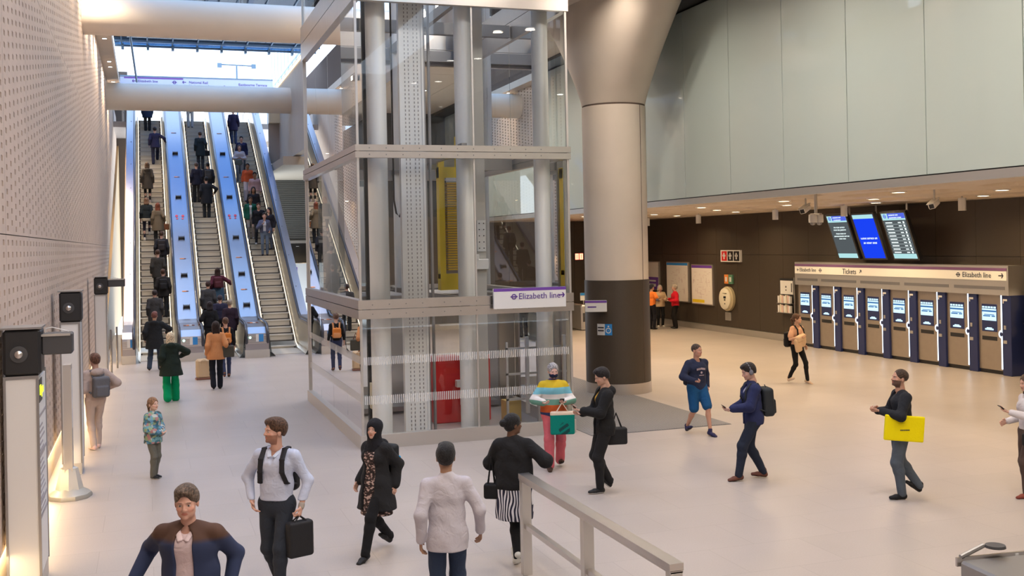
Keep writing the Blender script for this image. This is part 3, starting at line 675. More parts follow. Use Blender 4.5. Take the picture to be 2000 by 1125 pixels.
# leaflet rack and right rack
def rack(y, lab):
    t = thing('leaflet_rack', lab, 'leaflet rack', (20.55, y, 1.0))
    MB().box(0, .04, -.85, 0, 0, 1.15).build('back_board', M_black, t)
    MB().box(-.012, 0, -.80, -.05, .62, 1.08).build('notice', M_white, t)
    MB().box(-.016, -.012, -.75, -.70, .70, 1.0).box(-.016, -.012, -.42, -.36, .84, .90).box(-.016, -.012, -.42, -.36, .74, .78).build('notice_print', M_blackink, t)
    MB().box(-.02, .04, -.9, -.86, -.1, 1.2).build('side_rail', M_steel2, t)
    for z in (.0, .32):
        MB().box(-.14, 0, -.83, 0, z-.02, z).build('shelf', M_steeld, t)
        for k in range(7): MB().box(-.12+.01*(k % 2), -.05, -.80+.112*k, -.80+.112*k+.09, z, z+.24+.02*(k % 3)).build('leaflet', [M_white, mat('pink_paper', (.7, .5, .45), .6), mat('cream_paper', (.7, .66, .55), .6)][k % 3], t)
    return t
rack(31.65, 'black leaflet rack with notice left of the ticket machines'); rack(20.75, 'black leaflet rack cut by the frame right of the ticket machines')
# hanging screens
def screen(y0, y1, kind, lab):
    W2 = y0-y1; t = thing('display_screen', lab, 'screen', (20.0, y0, 2.9)); th = math.radians(-19.5)
    R = Matrix.Rotation(th, 4, 'Y')
    def B(ya, yb, za, zb, xa, xb, mb=None): return (mb or MB()).box(xa, xb, -yb, -ya, za, zb, R)
    B(-.06, W2+.06, -.05, 1.39, .0, .10).build('screen_case', M_black, t)
    E_b = emis('panel_dark', (.06, .07, .075), 1); E_p = emis('panel_pale', (.40, .68, .70), .75); E_h = emis('panel_violet', (.08, .12, .65), .8); E_w = emis('panel_text', (.85, 1, 1), .8); E_bl = emis('panel_blue', (.01, .05, .80), .75)
    B(.0, W2, .0, 1.34, -.004, 0).build('display', E_bl if kind == 2 else E_b, t)
    B(.0, W2, 1.14 if kind != 2 else 1.22, 1.34, -.008, -.004).build('display_header', E_p, t)
    if kind != 2:
        B(W2*.26, W2, 1.19, 1.34, -.011, -.008).build('display_banner', E_h, t); B(.0, W2, 0, .14, -.008, -.004).build('display_footer', E_p, t)
        b = MB(); c = R @ Vector((-.012, -.13, 1.26)); ringbar(b, c, (0, -1, 0), R.to_3x3() @ Vector((0, 0, 1)), R.to_3x3() @ Vector((-1, 0, 0)), .06, .2, .7); b.build('display_symbol', E_h, t)
        for k, tx in enumerate(('Elizabeth line', 'Westbound' if kind == 1 else 'Eastbound trains')): text(tx, .075, E_w, t, R @ Vector((-.013, -W2*.32, 1.295-.075*k)), (PI/2, 0, -PI/2))
    if kind == 1:
        for k, tx in enumerate(('No train service', 'from this platform')): text(tx, .08, E_w, t, R @ Vector((-.008, -W2/2, .98-.08*k)), (PI/2+0, 0, -PI/2), align='CENTER')
        for k, tx in enumerate(('Please listen for', 'announcements and use', 'other lines')): text(tx, .075, E_w, t, R @ Vector((-.008, -W2/2, .78-.08*k)), (PI/2, 0, -PI/2), align='CENTER')
    if kind == 2:
        for k, tx in enumerate(('Good service on', 'all other lines')): text(tx, .11, E_w, t, R @ Vector((-.008, -W2/2, .62-.14*k)), (PI/2, 0, -PI/2), align='CENTER')
    if kind == 3:
        b = MB()
        for k in range(10):
            z = 1.05-.098*k; B(.08, .36, z, z+.03, -.008, -.004, b); B(.60, .72, z, z+.028, -.008, -.004, b)
            B(.80, .86, z-.012, z+.045, -.008, -.004, b); B(.04, .90, z-.035, z-.031, -.006, -.004, b)
        b.build('train_rows', E_w, t)
    MB().tube([(.05, -W2*.5, 1.3), (.05, -W2*.5, 1.62)], .03, 8).build('hanger', M_steel2, t)
screen(27.51, 26.60, 1, 'hanging screen with dark panel and pale header, left of the blue one')
screen(26.28, 25.36, 2, 'hanging bright blue screen reading Good service on all other lines')
screen(24.97, 24.02, 3, 'hanging screen with ten white rows of trains, right of the blue one')
# white cylinder spots, security cameras
def cyl(x, y, lab=None):
    t = thing('cylinder_spotlight', 'small white cylinder spotlight under the low ceiling edge before the dark wall', 'spotlight', (x, y, 4.1), group='cylinder spotlights in front of the dark wall')
    MB().lathe([(.09, 0), (.09, .30)], 20).build('housing', M_white, t, True); MB().lathe([(.02, .30), (.02, .40)], 8).build('stem', M_white, t); return t
c0 = cyl(18.2, 20.3)
for (x, y) in ((18.2, 24.8), (18.2, 28.2), (18.2, 33), (18.2, 37), (18.2, 40.5)): dup(c0, (x, y, 4.1))
dc = thing('dome_camera', 'pair of white dome security cameras hanging on a pole before the screens', 'security camera', (13.7, 19.65, 3.86))
MB().tube([(0, 0, .2), (0, 0, .62)], .035, 12).build('pole', M_steel2, dc, True); MB().box(-.03, .03, -.17, .17, .16, .20).build('crossbar', M_steel2, dc)
for s_ in (-1, 1):
    h = MB().lathe([(.085, 0), (.09, .05), (.085, .17), (.03, .19)], 24, (s_*.11, s_*.04, 0)).build('housing', M_white, dc, True)
    MB().lathe([(.005, -.06), (.04, -.05), (.06, -.02), (.062, .0)], 20, (s_*.11, s_*.04, 0)).build('dome', M_steeld, h, True)
def bullet(x, y, lab):
    t = thing('bullet_camera', lab, 'security camera', (x, y, 4.2)); M = Matrix.Rotation(math.radians(-22), 4, 'Y') @ Matrix.Rotation(math.radians(30), 4, 'Z')
    MB().bbox(-.20, .14, -.07, .07, -.06, .06, .015, M).box(-.24, .16, -.08, .08, .06, .075, M).build('housing', M_white, t); MB().tube([(0, 0, .05), (0, 0, .60)], .02, 8).build('bracket', M_steel2, t)
    MB().box(-.206, -.20, -.05, .05, -.045, .045, M).build('lens', M_black, t)
bullet(14.3, 20.9, 'white box camera under the low ceiling beside the dome cameras'); bullet(15.6, 18.2, 'white box camera under the low ceiling right of the screens')
# ---- things on the dark wall
def framed(nm, lab, cat, y0, y1, z0, z1, print_fn):
    t = thing(nm, lab, cat, (20.58, y0, z0)); W2 = y0-y1; H2 = z1-z0
    MB().box(-.05, .02, -W2-.04, .04, -.04, H2+.04).build('frame', M_steel2, t)
    MB().box(-.056, -.05, -W2, 0, 0, H2).build('poster', mat('poster_paper', (.80, .74, .68), .4), t); print_fn(t, W2, H2); return t
def pr_map(top, foot):
    def f(t, w, h):
        MB().box(-.060, -.056, -w, 0, h-.10, h).build('header_stripe', top, t)
        if foot: MB().box(-.060, -.056, -w*.62, -.03, .04, .16).build('footer_stripe', M_yellow, t)
        r = random.Random(int(w*1000)); b = MB()
        for k in range(46):
            y = -w*(.06+.84*r.random()); z = h*(.14+.70*r.random()); L_ = .05+.2*r.random()
            if r.random() < .6: b.box(-.059, -.056, max(y-L_, -w*.95), y, z, z+.008)
            else: b.box(-.059, -.056, y-.008, y, z, min(z+L_, h*.88))
        b.build('map_lines', mat('map_print', (.50, .33, .36), .5), t)
    return f
framed('wall_map', 'framed map with blue header behind the person in red', 'map', 40.0, 38.2, 1.05, 2.60, pr_map(M_blue, False))
framed('wall_map', 'framed map with purple header and yellow strip right of the person in red', 'map', 37.85, 36.25, 1.02, 2.52, pr_map(M_purple, True))
def pr_small(t, w, h):
    MB().box(-.060, -.056, -w, 0, 0, h*.45).build('purple_notice', M_purple, t); MB().box(-.064, -.06, -w*.8, -w*.1, h*.1, h*.2).box(-.064, -.06, -w*.8, -w*.1, h*.28, h*.34).build('notice_print', M_white, t)
framed('wall_poster', 'small framed poster with purple lower half beside the column', 'poster', 41.9, 40.8, 1.45, 2.60, pr_small)
t = thing('safety_sign', 'wide wall sign with a red and two black pictograms', 'sign', (20.55, 35.55, 2.68))
MB().box(-.03, .05, -1.4, 0, 0, .44).build('sign_board', M_white, t)
for k, m_ in enumerate((M_red, M_black, M_black)):
    p = MB().box(-.036, -.03, -.08-.44*k-.38, -.08-.44*k, .04, .40).build('sign_panel', m_, t)
    MB().box(-.04, -.036, -.22-.44*k-.08, -.22-.44*k, .10, .34).box(-.04, -.036, -.16-.44*k-.2, -.16-.44*k, .20, .27).build('pictogram', M_white, p)
t = thing('help_point', 'round cream help point disc on the dark wall', 'help point', (20.585, 35.1, 1.30))
MB().lathe([(.46, 0), (.46, .10), (.42, .13)], 40, M=Matrix.Rotation(-PI/2, 4, 'Y')).build('back_disc', mat('tan_enamel', (.50, .42, .26), .5), t, True)
MB().lathe([(.40, .10), (.40, .17), (.37, .19)], 40, (0, .05, 0), M=Matrix.Rotation(-PI/2, 4, 'Y')).build('front_disc', mat('cream_enamel', (.78, .72, .58), .4), t, True)
MB().box(-.205, -.19, -.09, .07, .02, .10).box(-.205, -.19, -.05, .03, -.06, -.02).box(-.205, -.19, -.03, .01, -.2, -.16).build('button', M_black, t)
MB().box(-.20, -.19, -.14, .14, .2, .215).build('lettering', M_blackink, t)
t = thing('small_sign', 'small orange and green sign above the round help point', 'sign', (20.56, 35.35, 1.86))
for k, m_ in enumerate((M_orange, mat('green_print', (.10, .25, .16), .5))): MB().box(-.02, .05, -.30*k-.28, -.30*k, 0, .34).build('sign_panel', m_, t)
MB().box(-.026, -.02, -.2, -.08, .08, .25).box(-.026, -.02, -.5, -.38, .08, .25).build('pictogram', M_white, t)
tag(MB().bbox(20.55, 20.62, 34.98, 35.36, .48, .80, .01).build('metal_plate', M_steel2), 'small steel cover plate below the round help point', 'cover plate')
# exit light
t = thing('exit_sign', 'red lit sign on the far dark wall beside the lift', 'sign', (17.6, 42.9, 2.75))
MB().box(-.02, .38, 0, .06, 0, .30).build('sign_box', M_black, t); MB().box(0, .16, -.01, 0, .02, .28).box(.20, .36, -.01, 0, .02, .28).build('lit_panel', emis('red_lit', (1, .12, .07), 5), t); MB().box(.07, .09, -.014, -.01, .06, .24).box(.27, .29, -.014, -.01, .06, .24).build('pictogram', M_white, t)
# ticket gates seen between lift and column
gt = None
for k in range(4):
    x = 14.2+k*1.05
    t = thing('ticket_gate', 'grey ticket gate between lift and column', 'ticket gate', (x, 39.2, 0), group='ticket gates behind the lift')
    MB().bbox(0, .28, 0, 1.8, 0, 1.02, .05).build('gate_body', M_steel2, t); MB().box(.06, .22, -.01, 0, .35, .7).build('gate_panel', M_bgrey, t)
    MB().box(.28, .72, .8, .83, .25, 1.15).build('paddle', M_glass, t); MB().tube([(.14, .1, 1.0), (.14, .1, 1.35)], .02, 8).build('sign_post', M_steel2, t)
    p = MB().box(.0, .30, .08, .11, 1.2, 1.5).build('gate_sign', M_white, t); MB().box(.0, .30, .07, .08, 1.4, 1.5).build('gate_sign_stripe', M_blue, p)
# column fittings
t = thing('box_sign', 'small white box sign with purple top fixed to the column side', 'sign', (9.62, 22.55, 1.93), rz=math.radians(-25))
MB().bbox(-.14, .36, -.07, .07, 0, .26, .01).build('sign_box', M_white, t); MB().box(-.14, .36, -.074, -.07, .21, .26).build('purple_stripe', M_purple, t); MB().box(-.08, .12, -.073, -.07, .10, .13).build('lettering', M_ink, t)
M = Matrix.Translation((10.5, 23.04, 0))
st = thing('wall_sticker', 'white and blue wheelchair sticker low on the column', 'sticker', (10.5, 23.04, 1.38))
for (a1, a2, m_, nm) in ((-152, -137, M_white, 'white_part'), (-137, -124, M_blue, 'blue_part')):
    b = MB(); n = 6
    for k in range(n):
        p = [math.radians(a1+(a2-a1)*(k+q)/n) for q in (0, 1)]
        b.quad(*[(.772*math.cos(a), .772*math.sin(a), z) for a, z in ((p[0], 0), (p[1], 0), (p[1], .26), (p[0], .26))])
    b.build(nm, m_, st)
a = math.radians(-130.5); c = Vector((.777*math.cos(a), .777*math.sin(a), .11)); U = Vector((-math.sin(a), math.cos(a), 0)); b = MB()
ringbar(b, c, U, (0, 0, 1), (math.cos(a), math.sin(a), 0), .065, .16, .05); b.lathe([(.018, 0), (.018, .03)], 8, c+Vector((0, 0, .08))); b.build('wheelchair_symbol', M_white, st)
a = math.radians(-144.5); b = MB()
for k in range(2):
    c = Vector((.777*math.cos(a), .777*math.sin(a), .16-.07*k)); U = Vector((-math.sin(a), math.cos(a), 0)); b.quad(c-U*.08, c+U*.08, c+U*.08+Vector((0, 0, .03)), c-U*.08+Vector((0, 0, .03)))
b.build('sticker_print', M_blackink, st)

# ================================================================ TOTEMS, POST, RAIL
def totem(x, y, zt, w, d, hh, arm, lab, txt):
    t = thing('information_totem', lab, 'totem', (x, y, 0))
    MB().box(0, w, 0, d, .0, .18).build('base', M_steel2, t)
    MB().box(-.012, .012, -.012, .02, .18, zt).box(w-.012, w+.012, -.012, .02, .18, zt).box(0, w, -.010, .02, zt-.03, zt).box(w-.012, w+.012, d-.02, d, .18, zt).box(0, w, 0, d, zt-.02, zt).build('frame', M_steeld, t)
    MB().box(.012, w-.012, 0, d-.02, .18, zt-.03).build('white_panel', M_white, t)
    s = MB().box(w-.012, w+.004, .02, d-.03, .20, zt-.04).build('side_panel', M_white, t)
    if txt:
        MB().box(w+.004, w+.008, .10, .42, zt-.30, zt-.06).build('dot_display', M_black, s); text('12 pm', .15, emis('dot_text', (.75, 1, .02), 3), s, (w+.012, .12, zt-.18), (PI/2, 0, PI/2))
        b = MB()
        for k, z in enumerate((zt-.45, zt-.85, zt-1.35, zt-1.5)): b.box(w+.004, w+.010, .03, d-.06, z, z+.03)
        for k in range(16): b.box(w+.004, w+.008, .10, .10+.3+.1*(k % 3), zt-.56-.062*k, zt-.54-.062*k)
        b.build('side_print', mat('grey_print', (.35, .32, .34), .5), s)
    h = MB().bbox(-.01, w+.04, -.02, .40, zt, zt+hh, .03).build('speaker_box', M_black, t)
    MB().box(-.03, w+.05, -.03, .42, zt+hh, zt+hh+.02).build('box_lid', M_steeld, h)
    MB().lathe([(.085, 0), (.085, .012), (.07, .014)], 28, M=Matrix.Translation((w*.46, -.02, zt+hh*.47)) @ Matrix.Rotation(PI/2, 4, 'X')).build('lens_ring', M_bgrey, h, True)
    MB().lathe([(.042, .01), (.038, .03), (.022, .045), (.004, .05)], 20, M=Matrix.Translation((w*.46, -.02, zt+hh*.47)) @ Matrix.Rotation(PI/2, 4, 'X')).build('lens_dome', M_steel, h, True)
    if arm:
        a_ = MB().bbox(w+.04, w+.04+arm, .05, .30, zt+hh*.42, zt+hh*.88, .015).build('screen_arm', M_bgrey, h)
        MB().box(w+.04, w+.02+arm, .04, .05, zt+hh*.82, zt+hh*.87).build('arm_trim', M_steel2, a_); MB().tube([(w+.07, .15, zt+hh*.88), (w+.08, .15, zt+hh*.98), (w+.14, .15, zt+hh), (w+.30, .15, zt+hh*.9)], .006, 6).build('cable', M_white, a_)
totem(-1.41, 12.0, 2.28, .31, .85, .48, .30, 'nearest tall white totem with black speaker box and arm', True)
totem(-1.33, 18.3, 2.43, .28, .62, .48, 0, 'middle white totem with black speaker box by the person in grey', False)
totem(-1.30, 29.2, 2.44, .28, .6, .44, .42, 'farthest white totem beside the foot of the escalators', False)
for (x, y, lab) in ((-1.05, 33.2, 'slim steel post by the perforated wall, nearer of two'), (-.92, 34.4, 'slim steel post before the left escalator, farther of two')):
    tag(MB().tube([(x, y, 0), (x, y, 1.25)], .03, 10).build('steel_post', M_steeld, smooth=True), lab, 'post')
t = thing('blade_sign', 'slim grey blade sign on a rounded grey foot by the wall', 'sign stand', (-1.13, 16.6, 0))
MB().box(-.055, .055, -.03, .22, .30, 1.92).build('blade', M_steel2, t); MB().box(.055, .058, .0, .2, 1.0, 1.85).build('blade_face', M_white, t)
MB().lathe([(.34, 0), (.345, .03), (.33, .06), (.22, .11), (.14, .16)], 10, (0, .08, 0), .9, 1.0).build('foot', mat('foot_grey', (.40, .38, .34), .45, metal=.4), t, True)
MB().lathe([(.19, .12), (.12, .42), (.08, .44)], 8, (0, .08, 0)).build('foot_sleeve', mat('sleeve_grey', (.60, .57, .52), .45, metal=.3), t)
# foreground handrail
t = thing('guard_rail', 'brushed steel guard rail in the foreground with woman leaning on it', 'railing', (3.78, 7.3, 0))
MB().box(-.06, .06, 0, 3.5, 1.02, 1.075).box(-.055, .055, 0, 3.5, 1.0, 1.016).build('top_rail', M_steel, t)
MB().box(-.03, .03, .05, 3.45, .50, .55).build('mid_rail', M_steel, t)
for y in (0, 1.72, 3.41): MB().box(-.05, .05, y, y+.09, 0, 1.01).build('post', M_steel2, t)
t = thing('steel_enclosure', 'grey steel enclosure cut off by the bottom right corner', 'enclosure', (5.90, 6.38, .03), rz=math.radians(-6))
MB().bbox(0, 1.4, -.9, .35, -.03, .98, .02).build('cabinet_body', M_steeld, t); MB().box(-.02, 1.42, .35, .37, .93, 1.0).build('top_trim', M_steel, t); MB().box(.50, .53, .345, .362, 0, .99).build('panel_joint', M_white, t)
MB().tube([(.02, .36, 1.0), (.25, .40, 1.06)], .02, 8).build('handle_bar', M_steeld, t); MB().lathe([(.08, 0), (.075, .02)], 20, (.33, .36, 1.05)).build('pad', M_bgrey, t)
# ground floor kiosk right of the escalators
t = thing('information_kiosk', 'white kiosk panel with purple label right of the escalators', 'kiosk', (6.2, 54, 0))
MB().bbox(0, 2.3, 0, .5, 0, 2.75, .02).build('kiosk_body', M_white, t); MB().box(.3, .9, -.01, 0, 2.25, 2.55).build('kiosk_label', M_purple, t)
# ================================================================ PEOPLE (implicit surfaces, meshed with surface nets)
def V3(*a): return np.array(a, float)
def nrm(v): return v/(np.linalg.norm(v)+1e-9)
class Fld:
    def __init__(s): s.p = []
    def cone(s, a, b, ra, rb, k=.02, c=None, op='u'): s.p.append(('c', V3(*a), V3(*b), ra, rb, k, c, op)); return s
    def fcone(s, a, b, wa, wb, X, k=.02, c=None, op='u'):   # elliptic cone; wa=(width,depth); X=width axis
        s.p.append(('f', V3(*a), V3(*b), wa, wb, k, c, op, nrm(V3(*X)))); return s
    def ell(s, c0, r, k=.02, c=None, R=None, op='u'): s.p.append(('e', V3(*c0), V3(*r), np.eye(3) if R is None else R, 0, k, c, op)); return s
    def cut(s, p0, n, k=.004): s.p.append(('h', V3(*p0), nrm(V3(*n)), 0, 0, k, None, 'i')); return s    # keep the side n points away from
    def rbox(s, c0, h, r, R=None, k=.01, c=None, op='u'): s.p.append(('b', V3(*c0), V3(*h), np.eye(3) if R is None else R, r, k, c, op)); return s
def pdist(q, P):
    t = q[0]
    if t == 'c':
        a, b = q[1], q[2]; ab = b-a; h = np.clip(((P-a)@ab)/(ab@ab+1e-9), 0, 1); return np.linalg.norm(P-a-h[..., None]*ab, axis=-1)-(q[3]+(q[4]-q[3])*h)
    if t == 'f':
        a, b = q[1], q[2]; ab = b-a; L = np.linalg.norm(ab); z = ab/(L+1e-9); X = q[8]; X = nrm(X-z*(X@z)); Y = np.cross(z, X); D = P-a
        zz = D@z; h = np.clip(zz/(L+1e-9), 0, 1); w = q[3][0]+(q[4][0]-q[3][0])*h; d = q[3][1]+(q[4][1]-q[3][1])*h; m = np.minimum(w, d)
        return (np.sqrt(((D@X)/w)**2+((D@Y)/d)**2+((zz-h*L)/m)**2)-1)*m
    if t == 'e':
        D = (P-q[1])@q[3]; k0 = np.linalg.norm(D/q[2], axis=-1); k1 = np.linalg.norm(D/q[2]**2, axis=-1); return k0*(k0-1)/(k1+1e-9)
    if t == 'b':
        D = np.abs((P-q[1])@q[3])-q[2]+q[4]; return np.linalg.norm(np.maximum(D, 0), axis=-1)+np.minimum(D.max(-1), 0)-q[4]
    if t == 'h': return (P-q[1])@q[2]
def pbox(q):
    t = q[0]
    if t == 'c': r = max(q[3], q[4]); return np.minimum(q[1], q[2])-r, np.maximum(q[1], q[2])+r
    if t == 'f': r = max(*q[3], *q[4]); return np.minimum(q[1], q[2])-r, np.maximum(q[1], q[2])+r
    if t in 'eb': r = np.abs(q[3]) @ q[2]; return q[1]-r, q[1]+r
    return None
def nets(D, o, h):
    I = D < 0; nx, ny, nz = D.shape; S_ = np.zeros((nx-1, ny-1, nz-1, 3)); Cn = np.zeros((nx-1, ny-1, nz-1))
    for ax in range(3):
        sl0 = [slice(None)]*3; sl1 = [slice(None)]*3; sl0[ax] = slice(0, -1); sl1[ax] = slice(1, None)
        a, b = D[tuple(sl0)], D[tuple(sl1)]; cr_ = (a < 0) != (b < 0); t = np.where(cr_, a/np.where(cr_, a-b, 1), 0)
        o1, o2 = [q for q in range(3) if q != ax]
        for i in (0, 1):
            for j in (0, 1):
                s_ = [None]*3; s_[ax] = slice(None); s_[o1] = slice(i, D.shape[o1]-1+i); s_[o2] = slice(j, D.shape[o2]-1+j); s_ = tuple(s_)
                c = cr_[s_]; Cn += c; S_[..., ax] += np.where(c, t[s_], 0); S_[..., o1] += c*i; S_[..., o2] += c*j
    M = Cn > 0; idx = -np.ones(M.shape, int); idx[M] = np.arange(M.sum()); cells = np.argwhere(M)
    V = (cells+S_[M]/Cn[M][:, None])*h+o; Q = []
    for ax in range(3):
        o1, o2 = (ax+1) % 3, (ax+2) % 3; s0 = [slice(1, -1)]*3; s0[ax] = slice(0, -1); s1 = list(s0); s1[ax] = slice(1, None)
        a, b = I[tuple(s0)], I[tuple(s1)]; e = np.argwhere(a != b)
        if not len(e): continue
        fl = a[tuple(e.T)]; base = e.copy(); base[:, o1] += 1; base[:, o2] += 1
        def g(d1, d2): c = base.copy(); c[:, o1] -= d1; c[:, o2] -= d2; return idx[tuple(c.T)]
        q = np.stack([g(1, 1), g(0, 1), g(0, 0), g(1, 0)], -1); q[~fl] = q[~fl][:, ::-1]; Q.append(q)
    return V, (np.concatenate(Q) if Q else np.zeros((0, 4), int))
def mesh_field(F, h, cdef=(.5, .5, .5)):
    bs = [pbox(q) for q in F.p if q[0] != 'h' and q[7] == 'u']; lo = np.min([b[0] for b in bs], 0)-3*h; hi = np.max([b[1] for b in bs], 0)+3*h
    for q in F.p:    # axis-aligned cuts shrink the box
        if q[0] == 'h' and q[7] == 'i':
            for a in range(3):
                if q[2][a] > .98: hi[a] = min(hi[a], q[1][a]+3*h)
                if q[2][a] < -.98: lo[a] = max(lo[a], q[1][a]-3*h)
    n = np.ceil((hi-lo)/h).astype(int)+1; D = np.full(n, 1.0, np.float64)
    G = [lo[a]+h*np.arange(n[a]) for a in range(3)]
    for q in F.p:
        if q[0] == 'h': sl = (slice(None),)*3
        else:
            b = pbox(q); m = max(q[5], 0)+3*h; i0 = np.clip(np.floor((b[0]-m-lo)/h).astype(int), 0, n-1); i1 = np.clip(np.ceil((b[1]+m-lo)/h).astype(int)+1, 1, n)
            if (i1 <= i0).any(): continue
            sl = tuple(slice(i0[a], i1[a]) for a in range(3))
        P = np.stack(np.meshgrid(*[G[a][sl[a]] for a in range(3)], indexing='ij'), -1); d = pdist(q, P); k = max(q[5], 1e-6); A = D[sl]
        if q[7] == 'u': hh = np.maximum(k-np.abs(A-d), 0); D[sl] = np.minimum(A, d)-hh*hh/(4*k)
        else:
            d = d if q[7] == 'i' else -d; hh = np.maximum(k-np.abs(A-d), 0); D[sl] = np.maximum(A, d)+hh*hh/(4*k)
    V, Q = nets(D, lo, h)
    C = np.tile(np.array(cdef, float), (len(V), 1)); best = np.full(len(V), 9.)
    if any(q[6] is not None for q in F.p):
        for q in F.p:
            if q[0] == 'h' or q[7] != 'u': continue
            d = pdist(q, V); c = cdef if q[6] is None else q[6]; m = d < best; best[m] = d[m]; C[m] = c
    return V, Q, C
def VC(name, rough, fuzz=0., bump=0., bs=60, dist=.012):
    m = bpy.data.materials.new(name); m.use_nodes = True; n = m.node_tree; b = n.nodes['Principled BSDF']; a = n.nodes.new('ShaderNodeVertexColor'); a.layer_name = 'Col'
    n.links.new(a.outputs[0], b.inputs['Base Color']); b.inputs['Roughness'].default_value = rough; b.inputs['Specular IOR Level'].default_value = .3 if name == 'skin' else .18; b.inputs['Sheen Weight'].default_value = fuzz
    if bump:
        t = n.nodes.new('ShaderNodeTexCoord'); z = n.nodes.new('ShaderNodeTexNoise'); z.inputs['Scale'].default_value = bs; n.links.new(t.outputs['Object'], z.inputs[0])
        q = n.nodes.new('ShaderNodeBump'); q.inputs['Strength'].default_value = bump; q.inputs['Distance'].default_value = dist; z.inputs['Distortion'].default_value = 1.2; z.inputs['Detail'].default_value = 2.5; n.links.new(z.outputs[0], q.inputs['Height']); n.links.new(q.outputs[0], b.inputs['Normal'])
    return m
M_skin = VC('skin', .5); M_cloth = VC('cloth', .9, .03, .75, 11, .016); M_hair = VC('hair_strands', .5, .1, .9, 60)
def _strands():
    n = M_hair.node_tree; b = n.nodes['Principled BSDF']; a = [x for x in n.nodes if x.type == 'VERTEX_COLOR'][0]
    t = n.nodes.new('ShaderNodeTexCoord'); mp = n.nodes.new('ShaderNodeMapping'); mp.inputs['Scale'].default_value = (1, .35, .5); z = n.nodes.new('ShaderNodeTexNoise'); z.inputs['Scale'].default_value = 90; z.inputs['Detail'].default_value = 3
    n.links.new(t.outputs['Object'], mp.inputs[0]); n.links.new(mp.outputs[0], z.inputs[0]); r = n.nodes.new('ShaderNodeMapRange'); r.inputs[1].default_value = .35; r.inputs[2].default_value = .65; r.inputs[3].default_value = .45; r.inputs[4].default_value = 1.7; n.links.new(z.outputs[0], r.inputs[0])
    x = n.nodes.new('ShaderNodeMix'); x.data_type = 'RGBA'; x.blend_type = 'MULTIPLY'; x.inputs[0].default_value = 1; n.links.new(a.outputs[0], x.inputs[6]); n.links.new(r.outputs[0], x.inputs[7]); n.links.new(x.outputs[2], b.inputs['Base Color'])
_strands(); M_shoe = VC('shoe_leather', .5); M_bag = VC('bag_fabric', .6, 0, .3, 25)
def finish(name, parts, m, parent, fold=0, col_fn=None):
    V = []; Q = []; C = []; o = 0
    for (v, q, c) in parts:
        if not len(v): continue
        V.append(v); Q.append(q+o); C.append(c); o += len(v)
    V = np.concatenate(V); Q = np.concatenate(Q); C = np.concatenate(C)
    if col_fn is not None: C = col_fn(V, C)
    if fold:       # gentle cloth creases
        P = V*[9, 9, 13]; d = np.sin(P[:, 2]*1.3+np.sin(P[:, 0]*1.7)*1.5+np.cos(P[:, 1]*2.1))*np.sin(P[:, 0]*1.1+P[:, 2]*.6+2)*fold
        c0 = V.mean(0); n = V-c0; n[:, 2] *= .1; n /= np.linalg.norm(n, axis=1)[:, None]+1e-6; V = V+n*d[:, None]
    me = bpy.data.meshes.new(name); me.vertices.add(len(V)); me.vertices.foreach_set('co', V.ravel()); me.loops.add(Q.size); me.loops.foreach_set('vertex_index', Q.ravel().astype(np.int32))
    me.polygons.add(len(Q)); me.polygons.foreach_set('loop_start', np.arange(0, Q.size, 4, dtype=np.int32)); me.polygons.foreach_set('loop_total', np.full(len(Q), 4, np.int32)); me.update(calc_edges=True); me.validate()
    me.polygons.foreach_set('use_smooth', [True]*len(me.polygons))
    at = me.color_attributes.new('Col', 'FLOAT_COLOR', 'POINT'); at.data.foreach_set('color', np.concatenate([C, np.ones((len(C), 1))], 1).ravel()); me.materials.append(m)
    return link(name, me, parent)
def ik(a, t, l1, l2, pole):
    d = t-a; L = np.linalg.norm(d); L = min(max(L, abs(l1-l2)+.01), (l1+l2)*.998); u = nrm(d); t = a+u*L
    c = (l1*l1+L*L-l2*l2)/(2*L); hgt = math.sqrt(max(l1*l1-c*c, 0)); p = V3(*pole); p = nrm(p-u*(p@u)); return a+u*c+p*hgt, t
def rot(ax, deg):
    M = Matrix.Rotation(math.radians(deg), 3, ax); return np.array(M)
PAT = {}
